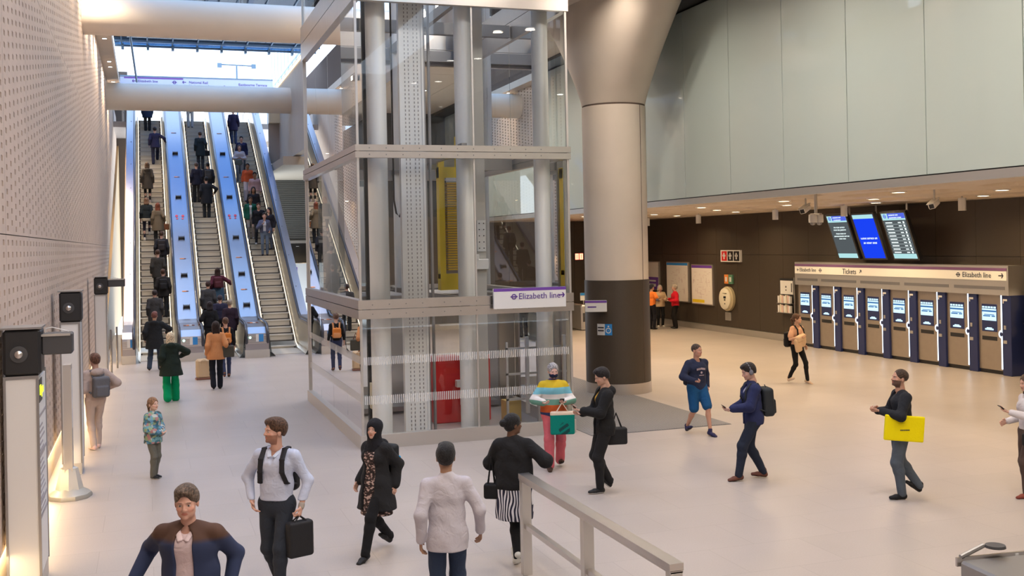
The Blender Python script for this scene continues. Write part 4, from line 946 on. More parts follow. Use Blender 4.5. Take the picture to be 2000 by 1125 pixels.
def pattern(kind):
    if kind in PAT: return PAT[kind]
    m = bpy.data.materials.new(kind); m.use_nodes = True; n = m.node_tree; b = n.nodes['Principled BSDF']; b.inputs['Roughness'].default_value = .85
    t = n.nodes.new('ShaderNodeTexCoord'); r = n.nodes.new('ShaderNodeValToRGB'); cr_ = r.color_ramp; cr_.interpolation = 'CONSTANT'
    def els(L):
        while len(cr_.elements) < len(L): cr_.elements.new(.5)
        for e, (p, c) in zip(cr_.elements, L): e.position = p; e.color = (*c, 1)
    if kind == 'zebra_print':
        w = n.nodes.new('ShaderNodeTexWave'); w.wave_type = 'BANDS'; w.bands_direction = 'X'; w.inputs['Scale'].default_value = 9; w.inputs['Distortion'].default_value = 9; w.inputs['Detail'].default_value = 1.5; w.inputs['Detail Scale'].default_value = .8
        mp = n.nodes.new('ShaderNodeMapping'); mp.inputs['Scale'].default_value = (1, 1, .45); n.links.new(t.outputs['Object'], mp.inputs[0]); n.links.new(mp.outputs[0], w.inputs[0]); n.links.new(w.outputs[0], r.inputs[0]); els([(0, (.015, .015, .04)), (.52, (.72, .72, .78))])
    elif kind == 'leopard_print':
        w = n.nodes.new('ShaderNodeTexNoise'); w.inputs['Scale'].default_value = 30; w.inputs['Detail'].default_value = 2
        mp = n.nodes.new('ShaderNodeMapping'); mp.inputs['Scale'].default_value = (.8, .8, 1.5); n.links.new(t.outputs['Object'], mp.inputs[0]); n.links.new(mp.outputs[0], w.inputs[0]); n.links.new(w.outputs[0], r.inputs[0]); els([(0, (.02, .012, .012)), (.50, (.10, .05, .04)), (.56, (.52, .38, .34))])
    elif kind == 'floral_print':
        w = n.nodes.new('ShaderNodeTexVoronoi'); w.inputs['Scale'].default_value = 17; n.links.new(t.outputs['Object'], w.inputs[0]); s_ = n.nodes.new('ShaderNodeSeparateXYZ'); n.links.new(w.outputs['Color'], s_.inputs[0]); n.links.new(s_.outputs[0], r.inputs[0])
        els([(0, (.05, .16, .22)), (.2, (.16, .36, .42)), (.38, (.50, .52, .48)), (.52, (.07, .10, .10)), (.66, (.42, .20, .20)), (.76, (.28, .36, .20)), (.88, (.10, .24, .38))])
    elif kind == 'stripe_knit':
        s_ = n.nodes.new('ShaderNodeSeparateXYZ'); n.links.new(t.outputs['Object'], s_.inputs[0]); mr = n.nodes.new('ShaderNodeMapRange'); mr.inputs[1].default_value = .82; mr.inputs[2].default_value = 1.5; n.links.new(s_.outputs[2], mr.inputs[0]); n.links.new(mr.outputs[0], r.inputs[0])
        els([(0, (.025, .035, .12)), (.18, (.52, .09, .015)), (.36, (.12, .28, .22)), (.50, (.66, .62, .60)), (.62, (.16, .42, .52)), (.78, (.55, .38, .01)), (.95, (.03, .02, .12))])
    elif kind == 'tan_navy_yoke':
        s_ = n.nodes.new('ShaderNodeSeparateXYZ'); n.links.new(t.outputs['Object'], s_.inputs[0]); mr = n.nodes.new('ShaderNodeMapRange'); mr.inputs[1].default_value = 1.0; mr.inputs[2].default_value = 1.6; n.links.new(s_.outputs[2], mr.inputs[0]); n.links.new(mr.outputs[0], r.inputs[0]); cr_.interpolation = 'LINEAR'
        els([(0, (.018, .03, .085)), (.54, (.02, .03, .08)), (.60, (.085, .040, .025))])
    n.links.new(r.outputs[0], b.inputs['Base Color']); PAT[kind] = m; return m

def person(label, pos, rz, H=1.75, res=.012, skin=(.55, .34, .26), hair=('short', (.05, .03, .02)), legs=None, arms=None, lean=0, turn=0, head=(0, 0), fem=False, bulk=1.0,
           top=None, under=None, trous=None, shoes=((.03, .03, .03), (.05, .05, .05)), beard=None, mask=None, group=None, foot_z=(0, 0), slim=1.0, child=False, extra=None):
    """local frame: faces +Y, right hand is +X"""
    s = H/1.75; P = thing('person', label, 'person', pos, rz, group); P.scale = (s, s, s); r_ = res/s
    near = res <= .0105; hs = 1.16 if child else 1.0
    legs = legs or {}; arms = arms or {}
    LF = {}; 
    for sd in (-1, 1): f = legs.get(sd, (.10*sd, 0, 0, 0)); LF[sd] = f           # ankle x, y, lift, toe pitch
    hipx = .092; TL, CL = .43, .42
    pz = min(math.sqrt(max((.85*.996)**2-(LF[sd][0]-hipx*sd)**2-LF[sd][1]**2, .1))+.085+LF[sd][2] for sd in (-1, 1)); pz = min(pz, .935)
    pel = V3(0, 0, pz+.03); A = rot('X', -lean); T = rot('Z', turn) 
    up = lambda x, y, z: pel + A @ T @ V3(x, y, z)
    sw = (.178 if not fem else .158)*bulk**.5
    waist, chest, neck = up(0, .0, .13), up(0, .01, .34), up(0, -.005, .50)
    sh = {sd: up(sw*sd, -.005, .428) for sd in (-1, 1)}
    X = A @ T @ V3(1, 0, 0); Yf = A @ T @ V3(0, 1, 0)
    hip = {sd: pel+V3(hipx*sd, 0, -.04) for sd in (-1, 1)}
    kn, an = {}, {}
    for sd in (-1, 1):
        f = LF[sd]; k_, a_ = ik(hip[sd], V3(f[0], f[1], .085+f[2]), TL, CL, (f[0]*.6, 1, .15)); kn[sd] = k_; an[sd] = a_
    el, wr = {}, {}
    for sd in (-1, 1):
        a = arms.get(sd, (.24, .02, -.52)); pole = a[3] if len(a) > 3 else (.12*sd, -1, -.25)
        tgt = pel+A @ T @ V3(a[0]*sd, a[1], .445+a[2]); e_, w_ = ik(sh[sd], tgt, .285, .255, A @ T @ V3(*pole)); el[sd] = e_; wr[sd] = w_
    hd = up(0, .015, .50) + A @ T @ V3(0, .01, .155*hs); HR = A @ T @ rot('Z', head[0]) @ rot('X', head[1])
    hp = lambda x, y, z: hd+HR @ (V3(x, y, z)*hs)
    # ---- body
    sk = np.array(skin); lo_ = sk*.86
    B = Fld(); b_ = bulk
    B.fcone(pel+V3(0, 0, -.02), waist, (.135*b_, .085*b_), (.115*b_, .075*b_), X, .05).fcone(waist, chest, (.115*b_, .075*b_), (.135*b_, .085*b_), X, .05).fcone(chest, up(0, -.01, .43), (.13, .08), (.11, .06), X, .05)
    for sd in (-1, 1):
        B.cone(up(.05*sd, -.01, .435), sh[sd]+V3(0, 0, -.012), .036, .040, .03).cone(sh[sd], el[sd], .044, .034, .03).cone(el[sd], el[sd]*.65+wr[sd]*.35, .034, .036, .02).cone(el[sd]*.65+wr[sd]*.35, wr[sd], .035, .023, .02)
        B.cone(hip[sd], kn[sd], .072, .047, .05).cone(kn[sd], kn[sd]*.7+an[sd]*.3+V3(0, -.018, 0), .046, .048, .03).cone(kn[sd]*.7+an[sd]*.3+V3(0, -.018, 0), an[sd], .047, .03, .03)
    B.cone(up(0, -.01, .45), hp(0, -.018, -.06), .056 if not fem else .048, .05 if not fem else .044, .03)
    B.cone(up(-.07, -.01, .44), up(.07, -.01, .44), .036, .036, .03)
    def headf(F, e=0.):
        R = HR
        F.ell(hp(0, -.018, .035), V3(.077+e, .096+e, .088+e)*hs, .03, R=R).ell(hp(0, .022, -.015), V3(.063+e, .068+e, .085+e)*hs, .03, R=R).ell(hp(0, .034, -.072), V3(.042+e, .042+e, .038+e)*hs, .035, R=R)
        F.ell(hp(0, .02, -.06), V3(.056+e, .055+e, .04+e)*hs, .03, R=R)
    Hf = Fld(); headf(Hf); R = HR
    Hf.cone(hp(0, -.018, -.075), hp(0, -.02, -.16), .05, .052, .03)
    for sd in (-1, 1):
        Hf.ell(hp(.078*sd, -.012, -.008), V3(.010, .020, .032)*hs, .008, R=R)
        Hf.ell(hp(.031*sd, .090, .004), V3(.017, .014, .011)*hs, .012, R=R, op='s').ell(hp(.031*sd, .071, .003), V3(.0125, .0125, .0115)*hs, .004, R=R)
        Hf.cone(hp(.014*sd, .085, .022), hp(.046*sd, .078, .024), .006*hs, .005*hs, .012).cone(hp(.05*sd, .06, -.025), hp(.03*sd, .073, -.03), .012*hs, .012*hs, .02)
    Hf.cone(hp(0, .084, .012), hp(0, .103, -.024), .007*hs, .0115*hs, .010).cone(hp(-.012, .092, -.030), hp(.012, .092, -.030), .008*hs, .008*hs, .008)
    Hf.cone(hp(-.016, .083, -.053), hp(.016, .083, -.053), .0065*hs, .0065*hs, .006).cone(hp(-.013, .082, -.062), hp(.013, .082, -.062), .007*hs, .007*hs, .005).ell(hp(0, .078, -.090), V3(.018, .014, .014)*hs, .015, R=R)
    Hd = Fld()
    for sd in (-1, 1):
        d = nrm(wr[sd]-el[sd]); pose = arms.get(sd, ()); curl = pose[4] if len(pose) > 4 else .5
        inward = A @ T @ V3(-sd, 0, 0); fw = Yf
        if len(pose) > 3 and wr[sd][2] > el[sd][2]-.12: inward = V3(0, 0, 1)-d*d[2]; inward = nrm(inward); fw = np.cross(d, inward)*sd; fw = nrm(fw)   # raised forearm: palm up, thumb outward
        pn = nrm(inward-d*(inward@d)); th = nrm(np.cross(pn, d)); th = th if th@fw > 0 else -th
        c = wr[sd]+d*.045; Hd.cone(wr[sd]-d*.03, wr[sd]+d*.01, .024, .024, .02).fcone(wr[sd]+d*.01, wr[sd]+d*.085, (.030, .016), (.040, .013), th, .012)
        for q, (off, L_) in enumerate(((.030, .070), (.010, .080), (-.010, .074), (-.029, .058))):
            p0 = wr[sd]+d*.088+th*off; a1 = curl*.9+.1*q*curl; d1 = nrm(d*math.cos(a1)+pn*math.sin(a1)); a2 = a1+curl*1.1; d2 = nrm(d*math.cos(a2)+pn*math.sin(a2)); p1 = p0+d1*L_*.5; p2 = p1+d2*L_*.5
            Hd.cone(p0-d*.01, p1, .0095, .0085, .003).cone(p1, p2, .0085, .0068, .003)
        t0 = wr[sd]+d*.03+th*.026; t1 = t0+nrm(d*.6+th*.7+pn*.35)*.038; t2 = t1+nrm(d*.9+th*.15+pn*.5)*.03; Hd.cone(t0, t1, .0125, .0105, .008).cone(t1, t2, .0105, .008, .003)
    def colf(V_, C_):
        L = (V_-hd) @ HR / hs; x, y, z = L.T; m = (y > .06) & (np.abs(z) < .14); C_[:] = sk
        lip = m & (((x/.024)**2+((z+.058)/.011)**2) < 1) & (y > .075); C_[lip] = sk*[.85, .55, .52]
        chk = m & (((np.abs(x)-.045)/.02)**2+((z+.03)/.022)**2 < 1); C_[chk] = np.minimum(sk*[1.06, .92, .9], 1)
        eye = m & ((((np.abs(x)-.031)/.0125)**2+((z-.003)/.0065)**2) < 1); C_[eye] = (.55, .52, .50); iris = m & ((((np.abs(x)-.031)/.0055)**2+((z-.003)/.0065)**2) < 1); C_[iris] = (.04, .025, .02)
        hc = np.array(hair[1]); br = m & ((((np.abs(x)-.032)/.019)**2+((z-.024)/.005)**2) < 1); C_[br] = sk*.4+hc*.6
        if beard is not None:
            bd = (z < -.028) & (z > -.125) & (y > .0) & ~lip & (np.abs(L[:, 0]) < .09) & ((z < -.042) | (np.abs(x) > .018) | (y > .07)) & (L[:, 2] < -.02-.0*y); bd &= ~((np.abs(x) < .012) & (z > -.042)); C_[bd] = np.array(beard)*.8+sk*.2
        return C_
    hr = min(r_, .0042 if res <= .0085 else .0055 if near else .009)
    parts = [mesh_field(B, max(r_, .011), skin), mesh_field(Hf, hr if near else min(r_*.6, .009), skin), mesh_field(Hd, .0045 if near else .007, skin)]
    finish('body', parts, M_skin, P, 0, colf)
    # ---- trousers
    if trous:
        c, cut, rr = trous[0], (trous[1] if len(trous) > 1 else 'slim'), (trous[2] if len(trous) > 2 else 1.)
        pc = c if isinstance(c, tuple) else (.1, .1, .1)
        F = Fld(); rk, ra, rt = {'slim': (.062, .052, .088), 'straight': (.072, .068, .093), 'wide': (.088, .10, .098), 'shorts': (.080, .09, .098), 'legging': (.054, .04, .084), 'tapered': (.074, .052, .095)}[cut]
        rk *= rr; ra *= rr; rt *= rr
        for sd in (-1, 1):
            if cut == 'shorts':
                m_ = hip[sd]*.12+kn[sd]*.88; F.cone(hip[sd], m_, rt, rk, .04)
            else:
                m_ = kn[sd]*.72+an[sd]*.28+V3(0, -.012, 0); F.cone(hip[sd], kn[sd], rt, rk, .035).cone(kn[sd], m_, rk, (rk+ra)/2+.004, .03).cone(m_, an[sd]+V3(0, 0, -.01), (rk+ra)/2+.002, ra, .03)
        F.fcone(pel+V3(0, 0, -.06), pel+V3(0, 0, .045), (.155*b_*rr**.5, .108*b_*rr**.5), (.142*b_, .098*b_), X, .04)
        F.cut(up(0, 0, .10), A @ V3(0, 0, 1))
        for sd in (-1, 1):
            pass
        v, q, cc_ = mesh_field(F, r_, pc)
        # open the cuffs just above the shoe
        finish('shorts' if cut == 'shorts' else 'trousers', [(v, q, cc_)], M_cloth if isinstance(c, tuple) else pattern(c), P, .005 if near else 0)
    # ---- shoes
    for sd in (-1, 1):
        a = an[sd]; f = LF[sd]; pit = math.radians(f[3]) if len(f) > 3 else 0
        yaw = f[4] if len(f) > 4 else (6*-sd); Rf = rot('Z', yaw) @ rot('X', -math.degrees(pit)); q_ = lambda x, y, z: a+Rf @ V3(x, y, z)
        F = Fld(); c1, c2 = shoes[0], shoes[1]
        F.fcone(q_(0, -.035, -.045), q_(0, .08, -.05), (.037, .040), (.043, .034), Rf[:, 0], .02, c1).fcone(q_(0, .08, -.05), q_(0, .155, -.058), (.043, .033), (.034, .024), Rf[:, 0], .02, c1).cone(q_(0, -.01, -.02), q_(0, -.008, .02), .042, .040, .02, c1)
        F.cut(q_(0, 0, -.085), -Rf[:, 2])
        def sc(V_, C_, a=a, Rf=Rf): L = (V_-a) @ Rf; C_[L[:, 2] < -.066] = c2; return C_
        finish('shoe', [mesh_field(F, r_*.7, c1)], M_shoe, P, 0, sc)
    # ---- upper garments
    def garment(nm, g, t_extra=0.):
        col = g.get('c', (.1, .1, .1)); pc = col if isinstance(col, tuple) else (.1, .1, .1); t = g.get('t', .018)+t_extra; F = Fld(); hem = g.get('hem', -.06); fl = g.get('flare', .0); sl = g.get('sleeve', 1.)
        wb = .118*b_+t; cb_ = .148*b_**.6*(1 if not fem else .93)+t
        F.fcone(waist, chest, (wb*g.get('ws', 1.08), .082*b_+t), (cb_, .098*b_**.8+t), X, .05).fcone(chest, up(0, -.008, .405), (cb_, .095+t), (.115+t, .062+t), X, .05)
        h0 = up(0, 0, hem); zmid = min(0, hem+.1)
        F.fcone(waist, up(0, 0, min(-.02, zmid)), (wb*g.get('ws', 1.08), .084*b_+t), (.142*b_+t+fl*.4, .098*b_+t+fl*.4), X, .05)
        if hem < -.1: F.fcone(up(0, 0, -.02), up(0, 0, hem), (.142*b_+t+fl*.4, .10*b_+t+fl*.4), (.150*b_+t+fl, .112*b_+t+fl), X, .05)
        if fem and not g.get('noch'):
            for sd in (-1, 1): F.ell(up(.066*sd, .075, .30), (.062, .058, .062), .05)
        for sd in (-1, 1):
            F.cone(up(.05*sd, -.012, .455), sh[sd]+V3(0, 0, -.014), .030+t*.7, .040+t*.65, .04)
            if sl > 0:
                se = g.get('se', .0); e1 = sh[sd]+(el[sd]-sh[sd])*min(1, sl/.5); F.cone(sh[sd]+V3(-.006*sd, 0, -.01), e1, .043+t*.6+se*.6, .038+t*.55+se-(.0 if sl > .5 else -.012), .03)
                if sl > .5: e2 = el[sd]+(wr[sd]-el[sd])*min(1, (sl-.5)/.5)*.97; F.cone(el[sd], e2, .037+t*.55+se, g.get('cuff', .034)+t*.25+se*.4, .025)
        F.cut(h0, A @ V3(0, 0, -1), .01)
        if g.get('collar', 0): F.cone(up(-.045, -.03, .475), up(.045, -.03, .475), g['collar'], g['collar'], .02)
        if g.get('neck'): F.cone(up(0, -.01, .44), up(0, 0, .44+g['neck']), .058+t*.6, .060+t*.5, .02)
        if g.get('hood'):
            F.ell(up(0, -.105, .455), (.125, .065, .075), .03).cone(up(-.09, -.03, .47), up(-.045, .065, .43), .03, .022, .02).cone(up(.09, -.03, .47), up(.045, .065, .43), .03, .022, .02)
        if g.get('open'):     # front opening: wedge carved away
            w_ = g['open']; z0 = g.get('openz', -.6)
            F.fcone(up(0, .17, z0), up(0, .15, .42), (w_, .13), (w_*g.get('ot', .8), .11), X, .01, op='s')
            F.cone(up(0, .02, .44), up(0, .13, .40), .052, .06, .02, op='s')
        else: F.cone(up(0, .0, .50), up(0, .05, .475), .06, .05, .012, op='s') if not g.get('neck') and not g.get('hood') else None
        if g.get('vneck'): F.cone(up(0, .06, .50), up(0, .15, .36), .05, .012, .01, op='s')
        nm = g.get('name', nm); cf = g.get('cf')
        o = finish(nm, [mesh_field(F, r_, pc)], M_cloth if isinstance(col, tuple) else pattern(col), P, g.get('fold', .006) if near else 0, (lambda V_, C_: cf(V_, C_, up)) if cf else None)
        return o
    if under: garment('shirt', under, -.006)
    if top: garment('jacket', top, .004 if under else 0)
    # ---- hair
    kind, hc = hair[0], hair[1]; F = Fld(); cH = tuple(hc)
    def skull(e, z=.0): F.ell(hp(0, -.022, .038+z), V3(.078+e, .096+e, .088+e)*hs, .02, R=R)
    face = lambda y=.105, z=-.03, ry=.07, rz2=.105, rx=.068: F.ell(hp(0, y, z), V3(rx, ry, rz2)*hs, .012, R=R, op='s')
    if kind == 'crop': skull(.005); face(.112, -.02, .074, .112, .070); F.cut(hp(0, -.02, -.015), HR @ V3(0, .25, -1), .012)
    elif kind == 'short': skull(.011, .002); F.ell(hp(.01, .03, .092), V3(.066, .066, .040)*hs, .03, R=R).ell(hp(0, -.06, -.005), V3(.066, .048, .065)*hs, .03, R=R); face(.118, -.02, .074, .118, .070); F.cut(hp(0, -.02, -.02), HR @ V3(0, .55, -1), .012)
    if kind == 'short' and near and not fem:
        for i_ in range(9):
            x_ = -.060+.015*i_; F.cone(hp(x_*.7-.006, .035, .118-.2*abs(x_)), hp(x_+.008, .078-.40*abs(x_), .090-.30*abs(x_)+.008*math.sin(i_*2.3)), .017, .008, .010)
    if kind == 'bald': skull(.003); face(.06, .0, .10, .15, .078); F.cut(hp(0, -.02, .055), HR @ V3(0, .1, 1), .012); F.cut(hp(0, -.02, -.05), HR @ V3(0, .4, -1), .012)
    elif kind in ('long', 'bob', 'pony', 'bun', 'tie'):
        skull(.013); F.ell(hp(0, -.06, -.01), V3(.07, .05, .07)*hs, .03, R=R)
        if kind in ('long', 'bob'):
            L_ = hair[2] if len(hair) > 2 else .28
            for sd in (-1, 0, 1): F.cone(hp(.05*sd, -.045, .0), hp(.06*sd, -.085, -L_), .052, .03 if kind == 'long' else .045, .03)
            for sd in (-1, 1): F.cone(hp(.075*sd, .0, .02), hp(.085*sd, .01, -L_*.7), .022, .022, .02)
        if kind == 'pony': F.cone(hp(0, -.10, .03), hp(0, -.135, -.02), .028, .035, .02).cone(hp(0, -.135, -.02), hp(0, -.12, -.20), .034, .014, .02, hair[3] if len(hair) > 3 else None)
        if kind == 'bun': F.ell(hp(0, -.13, .02), V3(.048, .044, .046), .01)
        if kind == 'tie': F.ell(hp(0, -.085, .115), V3(.030, .035, .035), .02)
        face(.118, -.026, .084, .110, .068)
        if kind in ('pony', 'bun', 'tie'): F.cut(hp(0, -.02, -.06), HR @ V3(0, .55, -1), .012) if kind != 'pony' else None
    elif kind == 'scarf':
        skull(.020); F.ell(hp(0, .0, -.03), V3(.085, .092, .10), .03, R=R).cone(hp(0, -.01, -.08), up(0, .0, .44), .08, .105, .04).fcone(up(0, .01, .46), up(0, .04, .33), (.11, .09), (.13, .085), X, .05)
        for k_ in range(3): F.cone(up(-.09+.02*k_, .05+.02*k_, .47-.03*k_), up(.09, .07+.012*k_, .45-.035*k_), .026, .026, .015)
        F.ell(hp(0, .115, -.02), V3(.056, .06, .082), .010, R=R, op='s')
    if kind != 'none': finish('headscarf' if kind == 'scarf' else 'hair', [mesh_field(F, min(r_, .0065) if near else r_*.8, cH)], M_hair if kind != 'scarf' else M_cloth, P, .004 if near else 0)
    if mask:
        F = Fld(); F.ell(hp(0, .030, -.055), V3(.071, .078, .058)*hs, .01, R=R); F.cut(hp(0, .02, -.01), HR @ V3(0, -.25, 1), .004); F.cut(hp(0, .0, -.05), HR @ V3(0, -1, 0), .004)
        finish('face_mask', [mesh_field(F, hr if near else r_*.7, mask)], M_cloth, P)
    P['_j'] = 0; del P['_j']
    Mw = Matrix.Translation(pos) @ Matrix.Rotation(rz, 4, 'Z') @ Matrix.Scale(s, 4)
    W_ = lambda p: Mw @ Vector([float(q) for q in p])
    J = dict(P=P, up=up, hp=hp, wr=wr, el=el, sh=sh, X=X, Yf=Yf, pel=pel, W=W_, M=Mw, s=s, A=A, r=r_, rz=rz, pos=pos)
    if extra: extra(J)
    return J
def obj_field(J, name, F, m, label, cat, cols=None, h=None, parts=(), col_fn=None, group=None):
    """a separate thing (bag, phone...) built in the person's frame but standing on its own"""
    t = thing(name, label, cat, J['pos'], J['rz'], group); t.scale = J['P'].scale
    finish(name+'_body', [mesh_field(F, h or J['r'], cols or (.1, .1, .1))], m, t, 0, col_fn)
    for (n2, F2, m2, c2) in parts: finish(n2, [mesh_field(F2, (h or J['r'])*.7, c2)], m2, t)
    return t
def backpack(J, label, col, z=.24, w=.145, hgt=.20, d=.07, strap=True, tcol=None, off=.165, pocket=True, x=0):
    up = J['up']; A = J['A'] if False else np.stack([J['X'], J['Yf'], np.cross(J['X'], J['Yf'])], 1)
    F = Fld(); F.rbox(up(x, -off-.03, z), (w, d, hgt), .05, A, .02, col)
    if pocket: F.rbox(up(x, -off-.03-d, z-.07), (w*.75, .03, hgt*.5), .025, A, .012, tcol or col)
    G = Fld(); q = col if tcol is None else tcol
    for sd in (-1, 1):
        p = [up(.085*sd+x*.3, -off+.03, z+hgt*.75), up(.10*sd, -.07, .485), up(.105*sd, .035, .49), up(.108*sd, .118, .40), up(.112*sd, .135, .28), up(.135*sd, .085, .17), up(.13*sd+x*.3, -off+.03, z-hgt*.6)]
        for a, b in zip(p, p[1:]): G.fcone(a, b, (.027, .011), (.027, .011), J['X'], .006)
    G.cone(up(x-.03, -off-.03, z+hgt), up(x+.03, -off-.03, z+hgt+.03), .008, .008)
    return obj_field(J, 'backpack', F, M_bag, label, 'backpack', col, max(J['r'], .009), [('strap', G, M_bag, q)] if strap else [])
def phone(J, sd, label='dark smartphone held in the hand of the person', col=M_black, ang=0):
    wr = J['wr'][sd]; d = nrm(wr-J['el'][sd]); p = J['W'](wr+d*.10+V3(0, 0, .028)); t = thing('smartphone', label, 'phone', p, J['rz'])
    M = Matrix.Rotation(math.radians(35), 4, 'X') @ Matrix.Rotation(math.radians(ang), 4, 'Z')
    MB().bbox(-.036, .036, -.075, .075, -.004, .004, .003, M).build('phone_body', col, t); MB().box(-.032, .032, -.07, .07, .004, .005, M).build('phone_screen', M_bgrey, t); return t
def handbag(J, sd, label, col, sz=(.17, .05, .13), drop=.06, cat='bag', name='handbag', hcol=None, dz=0, tilt=0, c2=None, m=None, hand=True, at=None):
    wr = J['wr'][sd]; d = nrm(wr-J['el'][sd]); g = wr+d*.085 if at is None else V3(*at); c = g+V3(0, 0, -drop-sz[2]+dz); R = rot('Z', tilt)
    F = Fld(); F.rbox(c, sz, min(.03, sz[1]*.8), R, .01); G = Fld()
    for s_ in (-1, 1):
        a = c+R @ V3(0, sz[1]*.5*s_, 0) + R @ V3(sz[0]*.45, 0, sz[2]); b = c+R @ V3(0, sz[1]*.5*s_, 0)+R @ V3(-sz[0]*.45, 0, sz[2]); tp = g+V3(0, 0, .0)
        G.cone(a, tp, .008, .008, .004).cone(b, tp, .008, .008, .004)
    return obj_field(J, name, F, m or M_bag, label, cat, col, max(J['r'], .008), [('handle', G, M_bag, hcol or col)], c2)
# ================================================================ THE PEOPLE
D2 = math.radians
SK1, SK2, SK3, SK4 = (.60, .36, .28), (.50, .30, .21), (.33, .18, .11), (.13, .065, .04)
BLK, CHAR, NAVY, BRN = (.012, .012, .014), (.035, .035, .037), (.018, .024, .06), (.06, .03, .018)
def walk(a=.22, lead=1, lift=.05):      # ankle x, y, lift, toe pitch (negative: heel up)
    return {lead: (.09*lead, a, .015, 8), -lead: (-.08*lead, -a, lift, -28)}
# 1 man in the front, cut by the bottom edge
J = person('man with grey-brown hair in navy jacket with brown yoke over pinkish shirt', (.27, 8.45, 0), D2(158), 1.79, .0075, (.62, .35, .27), ('short', (.105, .072, .052)), walk(.18), bulk=1.3, head=(9, -2),
    arms={1: (.42, .02, -.36, (.3, -1, 0)), -1: (.28, -.02, -.45, (-.3, -1, 0))}, lean=4,
    top=dict(c='tan_navy_yoke', hem=-.12, open=.080, ot=.85, t=.026, se=.006, cuff=.036), under=dict(c=(.66, .52, .54), hem=-.08, t=.014, fold=.008), trous=((.03, .035, .05), 'straight', 1.15), shoes=((.03, .02, .015), (.02, .02, .02)))
G = Fld()
for sd in (-1, 1): G.fcone(J['up'](.062*sd, .062, .462), J['up'](.022*sd, .128, .405), (.022, .008), (.022, .008), J['X'], .004)
finish('collar', [mesh_field(G, .006, (.70, .56, .58))], M_cloth, J['P'])
# 2 man in the pale blue shirt
J = person('bearded man in pale blue shirt carrying black bag, with rucksack straps', (1.20, 11.02, 0), D2(150), 1.84, .0075, (.58, .33, .25), ('short', (.07, .035, .02)), walk(.20, -1), bulk=1.05, head=(-42, 2), beard=(.25, .11, .07),
    arms={1: (.225, .075, -.45, (1, -.8, 0)), -1: (.27, .06, -.50, (-.6, -1, 0), 1.2)},
    top=dict(c=(.50, .54, .68), hem=-.0, t=.020, cuff=.032, se=.004, vneck=1, fold=.010, name='shirt'), trous=((.028, .033, .045), 'slim', 1.05), shoes=((.05, .025, .015), (.02, .02, .02)))
G = Fld()
for sd in (-1, 1): G.fcone(J['up'](.060*sd, .03, .475), J['up'](.024*sd, .110, .425), (.024, .008), (.022, .008), J['X'], .004)
finish('collar', [mesh_field(G, .006, (.54, .60, .74))], M_cloth, J['P'])
G = Fld(); G.fcone(J['pel']+V3(0, 0, .035), J['pel']+V3(0, 0, .065), (.152, .112), (.150, .110), J['X']); finish('belt', [mesh_field(G, .008, (.02, .015, .012))], M_shoe, J['P'])
G = Fld(); w = J['wr'][-1]; d = nrm(w-J['el'][-1]); G.cone(w-d*.018, w+d*.004, .031, .030); finish('wristwatch', [mesh_field(G, .005, (.35, .30, .26))], M_shoe, J['P'])
backpack(J, 'black rucksack on the back of the man in pale blue shirt', (.02, .02, .024))
handbag(J, -1, 'black soft briefcase held low by the man in pale blue shirt', (.022, .022, .025), (.13, .055, .17), .05, 'bag', 'briefcase', tilt=50)
# 3 woman in the headscarf
J = person('woman striding in black headscarf, leopard print dress and open black parka', (2.45, 12.14, 0), D2(128), 1.61, .0085, (.56, .33, .25), ('scarf', (.014, .014, .018)), {-1: (-.09, .34, .01, 12), 1: (.09, -.34, .05, -35)}, fem=True, head=(14, 4),
    arms={1: (.27, .02, -.46), -1: (.22, -.10, -.48)},
    top=dict(c=(.020, .020, .022), hem=-.33, flare=.075, open=.10, ot=.8, t=.035, hood=1, se=.016, cuff=.045, fold=.010), under=dict(c='leopard_print', hem=-.40, flare=.05, t=.026, sleeve=0), trous=(BLK, 'slim', 1.08), shoes=((.018, .018, .02), (.03, .03, .032)))
backpack(J, 'black backpack with blue patch worn by the woman in the headscarf', (.022, .024, .028), off=.21, strap=False)
G = Fld(); G.ell(J['up'](-.16, -.245, .27), (.012, .05, .03)); 
t_ = obj_field(J, 'bag_badge', G, M_bag, 'bright blue badge on the backpack of the woman in the headscarf', 'badge', (.0, .35, .75), .008)
# 4 man in the grey blazer seen from behind
J = person('man seen from behind in pale grey blazer and dark jeans', (2.52, 9.32, 0), D2(-12), 1.75, .0075, (.36, .20, .13), ('short', (.012, .011, .012)), walk(.14), head=(0, 4), bulk=1.0,
    arms={1: (.31, .10, -.49, (.5, -1, 0)), -1: (.24, -.03, -.52, (-.3, -1, 0))},
    top=dict(c=(.50, .47, .52), hem=-.17, flare=.018, t=.022, se=.006, cuff=.036, neck=.035, fold=.007, ws=1.1), trous=((.03, .045, .085), 'straight', 1.0), shoes=(BRN, BLK))
# 5 woman leaning on the rail
J = person('woman in black jacket and zebra print skirt leaning on the guard rail', (3.80, 11.18, 0), D2(-28), 1.66, .0085, SK4, ('bun', (.010, .009, .010)), {1: (.02, -.02, 0, 0, -20), -1: (.05, -.16, .05, -35, 25)}, fem=True, bulk=1.28, head=(-52, -4),
    arms={1: (.36, .16, -.24, (.9, -1, -.5)), -1: (.10, .26, -.22, (-1, -.6, -.5))},
    top=dict(c=(.016, .016, .018), hem=-.08, t=.040, se=.020, cuff=.046, neck=.02, fold=.010, flare=.01), under=dict(c='zebra_print', hem=-.44, flare=.0, t=.030, sleeve=0, noch=1), trous=(BLK, 'legging', 1.2), shoes=((.62, .62, .58), (.70, .70, .68)))
handbag(J, -1, 'black shoulder bag hanging at the hip of the woman leaning on the rail', BLK, (.09, .06, .09), .30, at=J['up'](-.26, -.04, .28))
